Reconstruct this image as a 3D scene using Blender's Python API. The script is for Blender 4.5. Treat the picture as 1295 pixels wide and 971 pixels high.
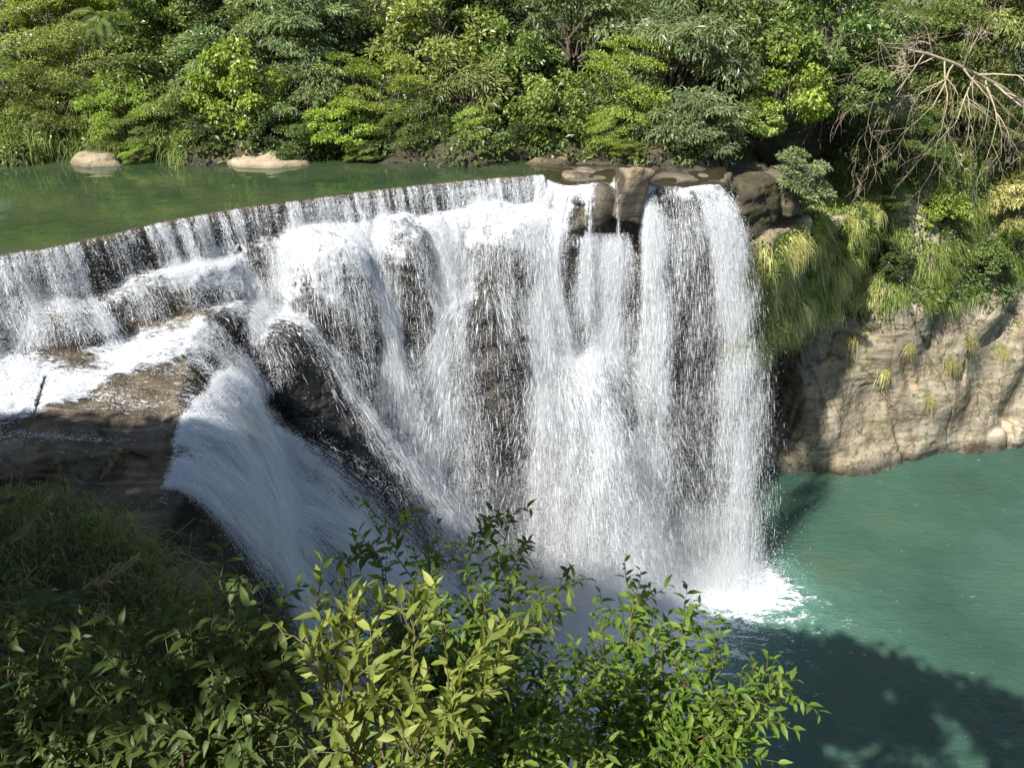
import bpy, bmesh, math, random, time
import numpy as np
T0 = time.time()
for o in list(bpy.data.objects): bpy.data.objects.remove(o)
SC = bpy.context.scene
COL = SC.collection
f32 = np.float32
# ------------------------------------------------------------------ camera, sky, sun, exposure
PITCH, EYE, FPX = math.radians(28), 8.0, 1000.0
cam = bpy.data.cameras.new('camera'); cam.lens = 36*FPX/1295; cam.sensor_width = 36
cam.clip_start = 0.05; cam.clip_end = 3000
camo = bpy.data.objects.new('camera', cam); COL.objects.link(camo)
camo.location = (0, 0, EYE); camo.rotation_euler = (math.pi/2-PITCH, 0, 0)
SC.camera = camo
SUN_EL = math.radians(46.0)
SUN_AZ = (-0.72, -0.694)                       # horizontal direction towards the sun
w = bpy.data.worlds.new('World'); SC.world = w; w.use_nodes = True
nt = w.node_tree; nt.nodes.clear()
sky = nt.nodes.new('ShaderNodeTexSky'); sky.sky_type = 'NISHITA'; sky.sun_disc = False
sky.sun_elevation = SUN_EL; sky.sun_rotation = math.atan2(SUN_AZ[0], SUN_AZ[1])
bg = nt.nodes.new('ShaderNodeBackground'); bg.inputs[1].default_value = 0.08
wo = nt.nodes.new('ShaderNodeOutputWorld')
nt.links.new(sky.outputs[0], bg.inputs[0]); nt.links.new(bg.outputs[0], wo.inputs[0])
sl = bpy.data.lights.new('sun', 'SUN'); sl.energy = 5.0; sl.angle = math.radians(0.53); sl.color = (1, .955, .88)
so = bpy.data.objects.new('sun', sl); COL.objects.link(so)
from mathutils import Vector, Matrix, Euler
SUNV = Vector((SUN_AZ[0]*math.cos(SUN_EL), SUN_AZ[1]*math.cos(SUN_EL), math.sin(SUN_EL))).normalized()
so.rotation_euler = SUNV.to_track_quat('Z', 'Y').to_euler()
SC.view_settings.view_transform = 'Standard'; SC.view_settings.look = 'None'
SC.view_settings.exposure = 0.95; SC.view_settings.gamma = 1
SC.view_settings.use_curve_mapping = False
SC.render.engine = 'CYCLES'
SC.cycles.max_bounces = 6; SC.cycles.diffuse_bounces = 3; SC.cycles.glossy_bounces = 3
SC.cycles.transmission_bounces = 4; SC.cycles.transparent_max_bounces = 12; SC.cycles.volume_bounces = 1
SC.cycles.use_denoising = True
SC.cycles.sample_clamp_indirect = 6

# ------------------------------------------------------------------ helpers
def ray(px, py):
    x = (px-647.5)/FPX; yd = (py-485.5)/FPX
    return x, math.cos(PITCH)-yd*math.sin(PITCH), -math.sin(PITCH)-yd*math.cos(PITCH)
def at_z(px, py, z):
    r = ray(px, py); t = (z-EYE)/r[2]; return Vector((r[0]*t, r[1]*t, z))
def at_y(px, py, Y):
    r = ray(px, py); t = Y/r[1]; return Vector((r[0]*t, Y, EYE+r[2]*t))

_perm = np.random.RandomState(7).permutation(256).astype(np.int32); _perm = np.concatenate([_perm, _perm])
_grad = np.array([[1,1,0],[-1,1,0],[1,-1,0],[-1,-1,0],[1,0,1],[-1,0,1],[1,0,-1],[-1,0,-1],
                  [0,1,1],[0,-1,1],[0,1,-1],[0,-1,-1],[1,1,0],[-1,1,0],[0,-1,1],[0,-1,-1]], f32)
def noise(x, y, z):
    x, y, z = np.broadcast_arrays(np.asarray(x, f32), np.asarray(y, f32), np.asarray(z, f32))
    xi = np.floor(x); yi = np.floor(y); zi = np.floor(z)
    fx, fy, fz = x-xi, y-yi, z-zi
    xi = xi.astype(np.int32) & 255; yi = yi.astype(np.int32) & 255; zi = zi.astype(np.int32) & 255
    u = fx*fx*fx*(fx*(fx*6-15)+10); v = fy*fy*fy*(fy*(fy*6-15)+10); ww = fz*fz*fz*(fz*(fz*6-15)+10)
    def g(i, j, k):
        h = _perm[_perm[_perm[(xi+i) & 255]+((yi+j) & 255)]+((zi+k) & 255)] & 15
        gr = _grad[h]
        return gr[..., 0]*(fx-i)+gr[..., 1]*(fy-j)+gr[..., 2]*(fz-k)
    a = g(0,0,0); a = a+u*(g(1,0,0)-a); b = g(0,1,0); b = b+u*(g(1,1,0)-b); a = a+v*(b-a)
    c = g(0,0,1); c = c+u*(g(1,0,1)-c); d = g(0,1,1); d = d+u*(g(1,1,1)-d); c = c+v*(d-c)
    return a+ww*(c-a)
def fbm(x, y, z, octv=4, gain=.5):
    s = 0; a = 1.0
    for i in range(octv):
        s = s+a*noise(x+i*17.3, y+i*9.1, z+i*5.7); x, y, z = x*2.03, y*2.03, z*2.03; a *= gain
    return s

def tag(o, label=None, cat=None, group=None, kind=None):
    if label: o['label'] = label
    if cat: o['category'] = cat
    if group: o['group'] = group
    if kind: o['kind'] = kind
    return o
def mesh_from(name, V, F, smooth=True):
    V = np.asarray(V, f32).reshape(-1, 3); F = np.asarray(F, np.int32)
    me = bpy.data.meshes.new(name)
    me.vertices.add(len(V)); me.vertices.foreach_set('co', V.ravel())
    k = F.shape[1]
    me.loops.add(F.size); me.loops.foreach_set('vertex_index', F.ravel())
    me.polygons.add(len(F)); me.polygons.foreach_set('loop_start', np.arange(0, F.size, k, dtype=np.int32))
    me.polygons.foreach_set('loop_total', np.full(len(F), k, np.int32))
    me.polygons.foreach_set('use_smooth', np.full(len(F), smooth))
    me.update(calc_edges=True)
    return me
def add_attr(me, name, vals):
    a = me.attributes.new(name, 'FLOAT', 'POINT'); a.data.foreach_set('value', np.asarray(vals, f32).ravel())
def obj(name, me, mat=None, parent=None):
    o = bpy.data.objects.new(name, me); COL.objects.link(o)
    if mat is not None and me is not None and len(me.materials) == 0: me.materials.append(mat)
    if parent is not None: o.parent = parent
    return o
def empty(name, loc, label, cat, group=None):
    o = bpy.data.objects.new(name, None); COL.objects.link(o); o.location = loc
    o.empty_display_size = .2
    return tag(o, label, cat, group)

# ------------------------------------------------------------------ materials
class NT:
    def __init__(s, name):
        s.m = bpy.data.materials.new(name); s.m.use_nodes = True; s.t = s.m.node_tree; s.t.nodes.clear()
        s.out = s.n('ShaderNodeOutputMaterial')
    def n(s, typ, **kw):
        nd = s.t.nodes.new(typ)
        for k, v in kw.items(): setattr(nd, k, v)
        return nd
    def set(s, sock, v):
        if isinstance(v, bpy.types.NodeSocket): s.t.links.new(v, sock)
        elif v is not None: sock.default_value = v
    def noise(s, scale, detail=4, rough=.55, vec=None, dist=0):
        nd = s.n('ShaderNodeTexNoise'); nd.inputs['Scale'].default_value = scale
        nd.inputs['Detail'].default_value = detail; nd.inputs['Roughness'].default_value = rough
        nd.inputs['Distortion'].default_value = dist
        if vec is not None: s.set(nd.inputs['Vector'], vec)
        return nd.outputs['Fac']
    def ramp(s, fac, stops):
        nd = s.n('ShaderNodeValToRGB'); s.set(nd.inputs[0], fac); e = nd.color_ramp.elements
        while len(e) < len(stops): e.new(.5)
        for i, (p, c) in enumerate(stops):
            e[i].position = p; e[i].color = (c[0], c[1], c[2], 1) if not isinstance(c, (int, float)) else (c, c, c, 1)
        return nd.outputs[0]
    def mix(s, fac, a, b, typ='MIX'):
        nd = s.n('ShaderNodeMix', data_type='RGBA', blend_type=typ)
        s.set(nd.inputs[0], fac)
        for sk, v in ((nd.inputs[6], a), (nd.inputs[7], b)):
            s.set(sk, (v[0], v[1], v[2], 1) if isinstance(v, (tuple, list)) else v)
        return nd.outputs[2]
    def math(s, op, a, b=None, clamp=False):
        nd = s.n('ShaderNodeMath', operation=op, use_clamp=clamp); s.set(nd.inputs[0], a)
        if b is not None: s.set(nd.inputs[1], b)
        return nd.outputs[0]
    def maprange(s, v, a, b, c=0, d=1):
        nd = s.n('ShaderNodeMapRange'); s.set(nd.inputs[0], v)
        for i, q in enumerate((a, b, c, d)): nd.inputs[i+1].default_value = q
        return nd.outputs[0]
    def attr(s, name): return s.n('ShaderNodeAttribute', attribute_name=name).outputs['Fac']
    def coord(s, which='Object', scale=None):
        c = s.n('ShaderNodeTexCoord').outputs[which]
        if scale:
            mp = s.n('ShaderNodeMapping'); mp.inputs['Scale'].default_value = scale; s.set(mp.inputs[0], c); c = mp.outputs[0]
        return c
    def bump(s, h, strength=.5, dist=.1, normal=None):
        nd = s.n('ShaderNodeBump'); nd.inputs['Strength'].default_value = strength
        nd.inputs['Distance'].default_value = dist; s.set(nd.inputs['Height'], h)
        if normal is not None: s.set(nd.inputs['Normal'], normal)
        return nd.outputs[0]
    def principled(s, **kw):
        nd = s.n('ShaderNodeBsdfPrincipled')
        for k, v in kw.items(): s.set(nd.inputs[k.replace('_', ' ')], v if not isinstance(v, tuple) else (v+(1,) if len(v) == 3 else v))
        return nd.outputs[0]
    def surf(s, sh): s.t.links.new(sh, s.out.inputs['Surface']); return s.m

def rock_material(name, c0, c1, c2, stain=0, bed=0):
    """sandstone: strata, stains, moss; the attribute wet darkens and glosses the stone where water runs, and carries the painted undercut shade of the right cliff"""
    t = NT(name); co = t.coord()
    strat = t.noise(1.0, 6, .6, t.coord('Object', (.35, .35, 2.2)), 1.2)
    big = t.noise(.45, 5, .6, co); fine = t.noise(7, 6, .65, co); spot = t.noise(2.1, 6, .7, co)
    col = t.ramp(strat, [(.3, c0), (.5, c1), (.72, c2)])
    col = t.mix(t.ramp(big, [(.42, 0), (.62, 1)]), col, t.mix(.5, col, c0, 'MULTIPLY'))
    col = t.mix(t.math('MULTIPLY', t.ramp(fine, [(.35, 1), (.6, 0)]), .35), col, c0)
    if bed:
        bd = t.noise(1.3, 6, .62, t.coord('Object', (.22, 1.15, 1.6)), .9)
        col = t.mix(t.math('MULTIPLY', t.ramp(bd, [(.40, 1), (.52, 0)]), bed), col, c0)
        col = t.mix(t.math('MULTIPLY', t.ramp(bd, [(.56, 0), (.66, 1)]), bed*.8), col, [x*1.25 for x in c2])
    if stain:
        streak = t.noise(1.1, 6, .65, t.coord('Object', (1, 1, .13)), .6)
        col = t.mix(t.math('MULTIPLY', t.ramp(streak, [(.50, 0), (.64, 1)]), stain), col, t.mix(1, col, (.36, .32, .30), 'MULTIPLY'))
        rust = t.noise(.5, 5, .6, t.coord('Object', (1, 1, .5)))
        col = t.mix(t.math('MULTIPLY', t.ramp(rust, [(.52, 0), (.68, 1)]), .5), col, t.mix(1, col, (.95, .72, .45), 'MULTIPLY'))
    moss = t.math('MULTIPLY', t.ramp(spot, [(.53, 0), (.66, 1)]), t.attr('moss'), True)
    col = t.mix(moss, col, t.mix(fine, (.055, .075, .018), (.13, .14, .035)))
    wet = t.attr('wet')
    wet_shade_n = t.math('MULTIPLY', wet, t.maprange(spot, .25, .6, .6, 1.15), True)
    col = t.mix(wet_shade_n, col, t.mix(1, col, (.26, .27, .29), 'MULTIPLY'))
    rough = t.maprange(wet_shade_n, 0, 1, .85, .32)
    h = t.math('ADD', t.math('MULTIPLY', fine, .4), t.math('ADD', t.math('MULTIPLY', strat, .55), t.math('MULTIPLY', spot, .5)))
    if bed: h = t.math('ADD', h, t.math('MULTIPLY', bd, 1.6))
    if stain:
        ck = t.math('ABSOLUTE', t.math('SUBTRACT', t.noise(.2, 4, .5, t.coord('Object', (1, 1, .7)), .5), .5))
        cm = t.ramp(ck, [(0, 0), (.005, 1)])
        h = t.math('ADD', h, t.math('MULTIPLY', cm, .55)); col = t.mix(t.math('MULTIPLY', t.math('SUBTRACT', 1.0, cm), .6), col, (.045, .035, .026))
    n = t.bump(h, .5 if stain else .9, .18)
    return t.surf(t.principled(Base_Color=col, Roughness=rough, Normal=n, Specular_IOR_Level=.4))
# ------------------------------------------------------------------ the rock of the gorge as one solid (signed distance), cut into its pieces
def sd_poly(x, y, P):
    P = np.asarray(P, f32); d = None; s = None
    n = len(P)
    x, y = np.broadcast_arrays(x, y)
    d = np.full(x.shape, 1e9, f32); s = np.ones(x.shape, f32)
    for i in range(n):
        a = P[i]; b = P[i-1]; e = b-a
        wx, wy = x-a[0], y-a[1]
        t = np.clip((wx*e[0]+wy*e[1])/(e@e), 0, 1)
        bx, by = wx-e[0]*t, wy-e[1]*t
        d = np.minimum(d, bx*bx+by*by)
        c1 = y >= a[1]; c2 = y < b[1]; c3 = e[0]*wy > e[1]*wx
        fl = (c1 & c2 & c3) | (~c1 & ~c2 & ~c3)
        s = np.where(fl, -s, s)
    return s*np.sqrt(d)
def ell(x, y, z, c, r, rotz=0, tilt=0):
    dx, dy, dz = x-c[0], y-c[1], z-c[2]
    if rotz:
        ca, sa = math.cos(rotz), math.sin(rotz); dx, dy = dx*ca+dy*sa, -dx*sa+dy*ca
    if tilt:
        ca, sa = math.cos(tilt), math.sin(tilt); dx, dz = dx*ca+dz*sa, -dx*sa+dz*ca
    k0 = np.sqrt((dx/r[0])**2+(dy/r[1])**2+(dz/r[2])**2)
    k1 = np.sqrt((dx/r[0]**2)**2+(dy/r[1]**2)**2+(dz/r[2]**2)**2)+1e-6
    return k0*(k0-1)/k1
def rbox(x, y, z, c, h, r, rotz=0, tilt=0):
    dx, dy, dz = x-c[0], y-c[1], z-c[2]
    if rotz:
        ca, sa = math.cos(rotz), math.sin(rotz); dx, dy = dx*ca+dy*sa, -dx*sa+dy*ca
    if tilt:
        ca, sa = math.cos(tilt), math.sin(tilt); dx, dz = dx*ca+dz*sa, -dx*sa+dz*ca
    qx, qy, qz = np.abs(dx)-h[0]+r, np.abs(dy)-h[1]+r, np.abs(dz)-h[2]+r
    return np.sqrt(np.maximum(qx, 0)**2+np.maximum(qy, 0)**2+np.maximum(qz, 0)**2)+np.minimum(np.maximum(qx, np.maximum(qy, qz)), 0)-r
def cone(x, y, z, a, b, ra, rb):
    a = np.array(a, f32); b = np.array(b, f32); e = b-a
    t = np.clip(((x-a[0])*e[0]+(y-a[1])*e[1]+(z-a[2])*e[2])/(e@e), 0, 1)
    return np.sqrt((x-a[0]-e[0]*t)**2+(y-a[1]-e[1]*t)**2+(z-a[2]-e[2]*t)**2)-(ra+(rb-ra)*t)
def smax(a, b, k=.25):
    h = np.clip(.5-.5*(b-a)/k, 0, 1); return b+(a-b)*h+k*h*(1-h)

LIP = [(-40,12.5),(-22,19.5),(-15.8,23.4),(-14.5,24.2),(-13.3,25.4),(-12.1,27.0),(-10.1,28.6),(-8,29.8),(-6.1,30.9),(-2.8,32.5),(-.6,33.3),(1.3,33.9)]
LIP_R = [(2.2,33.3),(3.2,33.2),(5,33.3),(7.3,33.1),(9.0,33.7)]
P_A = LIP+LIP_R+[(9.8,35.5),(9.8,60),(-40,60)]
P_B = [(-10.2,27.7),(-8.6,28.5),(-7.2,28.9),(-5.6,30.3),(-3.5,31.3),(-1.5,31.9),(1,32.6),(2.4,33.0),(2.9,34.0),(2.9,50),(-10.2,50)]
P_G = [(1.5,33.6),(3.2,33.0),(5,33.2),(7.3,33.1),(8.9,33.8),(10.5,36.0),(12.5,38.0),(12.5,60),(1.5,60)]
P_C = [(-40,11),(-22,17.8),(-15.7,23.0),(-14.2,23.8),(-12.7,24.7),(-11.3,25.7),(-10.1,26.9),(-9.7,28.5),(-9.7,40),(-40,40)]
P_D = [(-40,6),(-12,17.2),(-10.6,17.9),(-9.3,17.9),(-9.2,19.2),(-9.8,20.4),(-10.0,22),(-10.6,23.6),(-10.4,25),(-9.8,26.5),(-9.8,33),(-40,33)]
P_D2 = [(-40,2),(-14,13.5),(-10,15.0),(-8.3,15.6),(-8.4,16.8),(-8.9,17.9),(-9.3,19.2),(-9.9,20.6),(-10.2,22.2),(-10.5,24),(-10.2,26),(-10.2,30),(-40,30)]
P_E = [(-40,2),(-14,12.5),(-9.6,14.2),(-8.4,15.6),(-8.5,17.0),(-9.2,19.2),(-9.9,20.8),(-10.1,22.4),(-10.4,24.4),(-9.9,26.4),(-9.5,28),(-9.5,33),(-40,33)]
P_R = [(9.0,36.5),(11.5,37.0),(13.6,38.6),(15.5,40.4),(17.3,40.7),(20.3,40.9),(24.1,41.6),(28.4,43.2),(34,44.8),(60,50),(60,75),(9.0,75)]
P_R2 = [(8.6,35.2),(10.6,35.3),(12.4,36.2),(14.2,37.6),(16.4,39.9),(19.0,41.5),(19,60),(8.6,60)]
PIECES = ['river_bed','waterfall_cliff','rock_terrace','cascade_slope','gorge_wall','forest_bank','boulder']
BOULDERS = {}   # id -> (label, group)
def prims(x, y, z):
    """list of (id, distance); ids 0..5 are setting, 100.. single boulders"""
    L = []
    def add(i, d): L.append((i, d))
    dl = sd_poly(x, y, P_A)
    shal = np.clip((x-1.5)/1.2, 0, 1)
    bed = -.10-.26*shal*np.clip(1.6+dl, 0, 1)-np.clip((-dl-.35)*.25, 0, 1.2)*(1-shal)+.05*shal+.16*shal*noise(x*1.3, y*1.3, z*0)
    add(0, smax(dl+.03*np.clip(-z, 0, 30)*0+.02, z-bed, .06))
    wigx = .26*np.sin(x*1.5+.8*np.sin(z*.7))+.16*np.sin(x*3.7+z*.6+1.5*np.sin(z*.4))
    add(1, smax(sd_poly(x, y, P_B)-.14*np.clip(-1.0-z, 0, 30)+wigx*np.clip((-1-z)/3, 0, 1), z+.95+.12*np.clip(sd_poly(x, y, P_B)+1.2, 0, 2), .4))
    add(1, smax(sd_poly(x, y, P_G)+.16*np.clip(-4.5-z, 0, 12)+.5*wigx*np.clip((-2-z)/3, 0, 1), z+.75, .3))
    add(1, rbox(x, y, z, (3.2,33.1,-14.2), (1.65,2.2,7.2), .6, .1, .06))
    add(2, smax(sd_poly(x, y, P_C)-.10*np.clip(-1.5-z, 0, 3), z+1.5+.06*(x+12)*0, .35))
    topd = -3.15+.03*(x+12)*-1+.09*np.clip(20-y, -3, 9)*-1
    add(2, smax(sd_poly(x, y, P_D)-.1*np.clip(topd-z, 0, 20), z-topd, .12))
    topd2 = topd-.55-.10*np.clip(18-y, 0, 9)
    add(2, smax(sd_poly(x, y, P_D2)-.2*np.clip(topd2-z, 0, 3), z-topd2, .2))
    ke = np.clip(.30+.065*(y-16.0), .27, .70)
    topE = topd-1.15-.13*np.clip(18-y, 0, 9)
    chute = smax(sd_poly(x, y, P_E)/np.sqrt(1+ke*ke)-ke*np.clip(topE-z, 0, 30)/np.sqrt(1+ke*ke), z-topE, .6)
    add(3, smax(chute, y-25.6-.03*np.clip(-4-z, 0, 20)+.4*np.sin(z*.9), .5))
    add(3, cone(x, y, z, (-8.0,20.6,-8.4), (-5.0,21.4,-13.2), .9, 1.3))
    add(3, cone(x, y, z, (-8.9,23.2,-6.6), (-4.6,24.2,-14.4), .7, 1.3))
    # right-hand cliff
    off = .10*np.clip(z+20, 0, 10.5)+.36*np.clip(z+9.5, 0, 40)
    folds = .5*np.sin(x*.55+z*.3+1.1*np.sin(z*.25+x*.2))+.35*np.sin(x*1.1-z*.5+1.3*np.sin(x*.4))
    add(4, sd_poly(x, y, P_R)+off+folds*.8)
    add(4, smax(sd_poly(x, y, P_R2)+.42*np.clip(-9.3-z, 0, 6)+.3*folds, z+3.1+.1*(x-12), .5))
    hb = 36.5+.5*np.sin(x*.6)+.3*np.sin(x*1.5+1)+7*np.clip((x-9.3)/3.7, 0, 1)+.35*np.clip(x-13, 0, 40)
    add(5, ((hb-y)+np.clip(z-.1, -.1, .5)*.6+2.3*np.clip(z-.6, 0, 30))/(1+.9*(z > .6)))
    # single boulders
    def b(i, d): add(100+i, d)
    b(0, ell(x, y, z, (-4.65,30.75,-2.55), (1.4,1.5,1.7)))
    b(1, ell(x, y, z, (-4.1,30.3,-5.5), (1.0,1.15,1.7)))
    b(2, ell(x, y, z, (-.75,32.4,-3.1), (2.1,1.5,2.25)))
    b(3, ell(x, y, z, (-1.15,30.95,-7.9), (2.05,1.7,4.5)))
    b(4, ell(x, y, z, (-7.35,28.8,-3.6), (2.4,1.5,2.8)))
    b(5, ell(x, y, z, (2.45,33.2,-3.7), (1.12,1.25,3.15)))
    b(6, cone(x, y, z, (-8.7,26.7,-5.3), (-4.2,26.7,-15.0), 1.65, 2.3))
    b(7, rbox(x, y, z, (4.82,32.75,-.42), (.56,.6,1.05), .12, .35, -.25))
    b(8, np.minimum(ell(x, y, z, (3.65,32.65,-.8), (.78,.7,.8), .3, .25), ell(x, y, z, (3.0,32.65,-.55), (.45,.45,.42))))
    b(9, ell(x, y, z, (-14.55,23.6,-2.6), (1.05,1.0,1.1)))
    b(10, ell(x, y, z, (-10.9,36.15,-.12), (1.95,.9,.5)))
    b(11, ell(x, y, z, (-18.5,36.4,-.12), (1.4,.8,.5)))
    b(12, smax(ell(x, y, z, (10.7,36.0,-1.7), (1.5,1.3,1.6)), rbox(x, y, z, (10.6,36.0,-1.8), (1.2,1.0,1.3), .3, .5, .25), .2))
    b(13, rbox(x, y, z, (13.1,37.4,-1.3), (1.5,1.2,.8), .15, .6, .22))
    b(14, rbox(x, y, z, (12.3,36.9,-3.6), (1.7,1.1,.75), .25, .6, .1))
    b(15, ell(x, y, z, (6.6,33.6,-.85), (.75,.7,.62)))
    b(16, ell(x, y, z, (8.2,33.9,-.95), (.5,.5,.5)))
    b(17, ell(x, y, z, (2.55,34.6,-.1), (.45,.35,.28)))
    b(18, ell(x, y, z, (3.2,35.2,-.1), (.5,.35,.3)))
    b(19, rbox(x, y, z, (30.3,44.1,-19.9), (1.6,.8,.9), .2, .3, .12))
    b(20, rbox(x, y, z, (33.9,45.0,-19.9), (1.5,.9,1.2), .2, .3, -.1))
    b(21, ell(x, y, z, (1.6,36.3,-.05), (1.3,.5,.35)))
    return L
HOLES = [((-16.2,36.5,.35),(1.5,1.6,.55)), ((-20.8,37.2,.3),(1.4,1.2,.5)), ((-7,36.8,.3),(1.6,1.0,.4)), ((15.6,39.2,-11.2),(2.8,2.2,1.6)), ((14.6,39.6,-14.8),(3.1,3.6,5.0)), ((12.6,36.0,-2.55),(1.2,.8,.38))]
def sdf(x, y, z, want_id=False, fine=0, band=None):
    L = prims(x, y, z); D = None; ID = None; best = None
    for i, d in L:
        d = np.asarray(d, f32)
        if D is None: D = np.broadcast_to(d, np.broadcast(x, y, z).shape).copy()
        else:
            k = .22 if i < 100 else .16
            h = np.clip(.5+.5*(D-d)/k, 0, 1); D = D+(d-D)*h-k*h*(1-h)
        if want_id:
            if best is None: best = np.broadcast_to(d, D.shape).copy(); ID = np.full(D.shape, i, np.int32)
            else:
                mk = d < best; best = np.where(mk, d, best); ID = np.where(mk, i, ID)
    for c, r in HOLES: D = np.maximum(D, -ell(x, y, z, c, r))
    if fine:
        q = noise(x*.33+3, y*.33, z*.3)*.34
        st = noise(x*.25, y*.25, z*1.25+1.5*noise(x*.4, y*.4, z*.2+9))
        wl = np.clip((x-9.5)/2, 0, 1)*np.clip((y-34)/2, 0, 1)      # the right wall is smoother stone
        q = q*(1+.6*wl)+.17*st*(1-.85*wl)
        if fine > 1:
            r1 = 1-2*np.abs(noise(x*.8, y*.8, z*.8+4)); q = q+(.12*(r1-.4)+.10*noise(x*1.7, y*1.7, z*2.6))*(1-.8*wl)+.05*noise(x*3.7, y*3.7, z*5)*(1-.5*wl)+.03*noise(x*8, y*8, z*9)
            st2 = noise(x*.5+7, y*.5, z*3.2+1.2*noise(x*.6, y*.6, z*.3)); q = q+.07*np.tanh(4*st2)*(1-.8*wl)+.28*wl*np.clip(.06-np.abs(noise(x*.35+.15*z, y*.35, z*.22+.25*x)), 0, .06)/.06
        fb = np.clip(1.3-np.sqrt(((x-4.2)/1.3)**2+((y-32.6)/1.2)**2+((z+.4)/1.2)**2), 0, .6)/.6; q = q*(1-.9*fb)+.07*fb*noise(x*1.1, y*1.1, z*1.1+3)
        amp = np.clip(1.0-.75*np.exp(-((z+.15)/.35)**2)*(y < 36.0), .12, 1)      # the sill keeps its line
        D = D+q*amp
    return D
G0 = np.array([-25., 12., -21.], f32); G1 = np.array([38.5, 50., 8.], f32); GH = .2
NX, NY, NZ = [int(v) for v in np.round((G1-G0)/GH)]
gx = (G0[0]+GH*np.arange(NX)).astype(f32); gy = (G0[1]+GH*np.arange(NY)).astype(f32); gz = (G0[2]+GH*np.arange(NZ)).astype(f32)
SD = np.empty((NX, NY, NZ), f32)
CH = 32
for i in range(0, NX, CH):
    X, Y, Z = gx[i:i+CH, None, None], gy[None, :, None], gz[None, None, :]
    blk = sdf(X, Y, Z)
    m = np.abs(blk) < 1.2
    ii, jj, kk = np.nonzero(m)
    blk[m] = sdf(gx[i+ii], gy[jj], gz[kk], fine=1)
    SD[i:i+CH] = blk
print('sdf grid', round(time.time()-T0, 1))
def surface_nets(S):
    sg = S < 0
    c = sg[:-1,:-1,:-1].astype(np.int8)
    for a in (0, 1):
        for b in (0, 1):
            for d in (0, 1):
                if a+b+d: c = c+sg[a:S.shape[0]-1+a, b:S.shape[1]-1+b, d:S.shape[2]-1+d]
    act = (c > 0) & (c < 8)
    ci, cj, ck = np.nonzero(act)
    idx = np.full(act.shape, -1, np.int32); idx[ci, cj, ck] = np.arange(len(ci))
    acc = np.zeros((len(ci), 3), f32); cnt = np.zeros(len(ci), f32)
    corners = [(a, b, d) for a in (0, 1) for b in (0, 1) for d in (0, 1)]
    for p in corners:
        for ax in range(3):
            if p[ax]: continue
            q = list(p); q[ax] = 1
            v0 = S[ci+p[0], cj+p[1], ck+p[2]]; v1 = S[ci+q[0], cj+q[1], ck+q[2]]
            m = (v0 < 0) != (v1 < 0)
            t = np.where(m, v0/(v0-v1+1e-12), 0)
            for k in range(3): acc[:, k] += np.where(m, p[k]+(t if k == ax else 0), 0)
            cnt += m
    V = (np.stack([ci, cj, ck], 1)+acc/cnt[:, None])*GH+G0
    quads = []
    for ax in range(3):
        sl0 = [slice(None)]*3; sl1 = [slice(None)]*3; sl0[ax] = slice(0, -1); sl1[ax] = slice(1, None)
        a = sg[tuple(sl0)]; b = sg[tuple(sl1)]; e = np.argwhere(a != b)
        o1, o2 = [(1, 2), (2, 0), (0, 1)][ax]
        e = e[(e[:, o1] > 0) & (e[:, o2] > 0) & (e[:, o1] < S.shape[o1]-1) & (e[:, o2] < S.shape[o2]-1)]
        flip = a[e[:, 0], e[:, 1], e[:, 2]]
        q = []
        for d1, d2 in ((1, 1), (0, 1), (0, 0), (1, 0)):
            g = e.copy(); g[:, o1] -= d1; g[:, o2] -= d2; q.append(idx[g[:, 0], g[:, 1], g[:, 2]])
        q = np.stack(q, 1); q[~flip] = q[~flip][:, ::-1]
        quads.append(q)
    return V.astype(f32), np.concatenate(quads)
def subdivide(V, F):
    n = len(V); e = np.concatenate([F[:, [i, (i+1) % 4]] for i in range(4)])
    key = np.sort(e, 1); key = key[:, 0].astype(np.int64)*n+key[:, 1]
    uq, inv = np.unique(key, return_inverse=True)
    em = (V[uq//n]+V[uq % n])*.5; fc = V[F].mean(1)
    m = len(F); ei = inv.reshape(4, m)+n; fi = np.arange(m)+n+len(uq)
    NF = np.concatenate([np.stack([F[:, i], ei[i], fi, ei[i-1]], 1) for i in range(4)])
    return np.concatenate([V, em, fc]).astype(f32), NF.astype(np.int32)
def vnormals(V, F):
    d1 = V[F[:, 2]]-V[F[:, 0]]; d2 = V[F[:, 3]]-V[F[:, 1]]; fn = np.cross(d1, d2); N = np.zeros_like(V)
    for i in range(4): 
        for k in range(3): N[:, k] += np.bincount(F[:, i], fn[:, k], len(V))
    return (N/(np.linalg.norm(N, axis=1, keepdims=True)+1e-9)).astype(f32)
RV, RF = surface_nets(SD)
RV, RF = subdivide(RV, RF)
RN = vnormals(RV, RF)
for it in range(2):
    d = sdf(RV[:, 0], RV[:, 1], RV[:, 2], fine=2)
    RV = RV-RN*np.clip(d, -.25, .25)[:, None]*.9
RN = vnormals(RV, RF)
print('rock', len(RV), len(RF), round(time.time()-T0, 1))
def sample(S, p):
    """trilinear lookup of the grid at points p"""
    g = (p-G0)/GH; g = np.clip(g, 0.001, np.array([NX, NY, NZ], f32)-2.001)
    i = g.astype(np.int32); f = g-i; x, y, z = f[:, 0], f[:, 1], f[:, 2]; i0, j0, k0 = i[:, 0], i[:, 1], i[:, 2]
    a = S[i0, j0, k0]*(1-x)+S[i0+1, j0, k0]*x; b = S[i0, j0+1, k0]*(1-x)+S[i0+1, j0+1, k0]*x
    c = S[i0, j0, k0+1]*(1-x)+S[i0+1, j0, k0+1]*x; d = S[i0, j0+1, k0+1]*(1-x)+S[i0+1, j0+1, k0+1]*x
    return (a*(1-y)+b*y)*(1-z)+(c*(1-y)+d*y)*z
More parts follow.
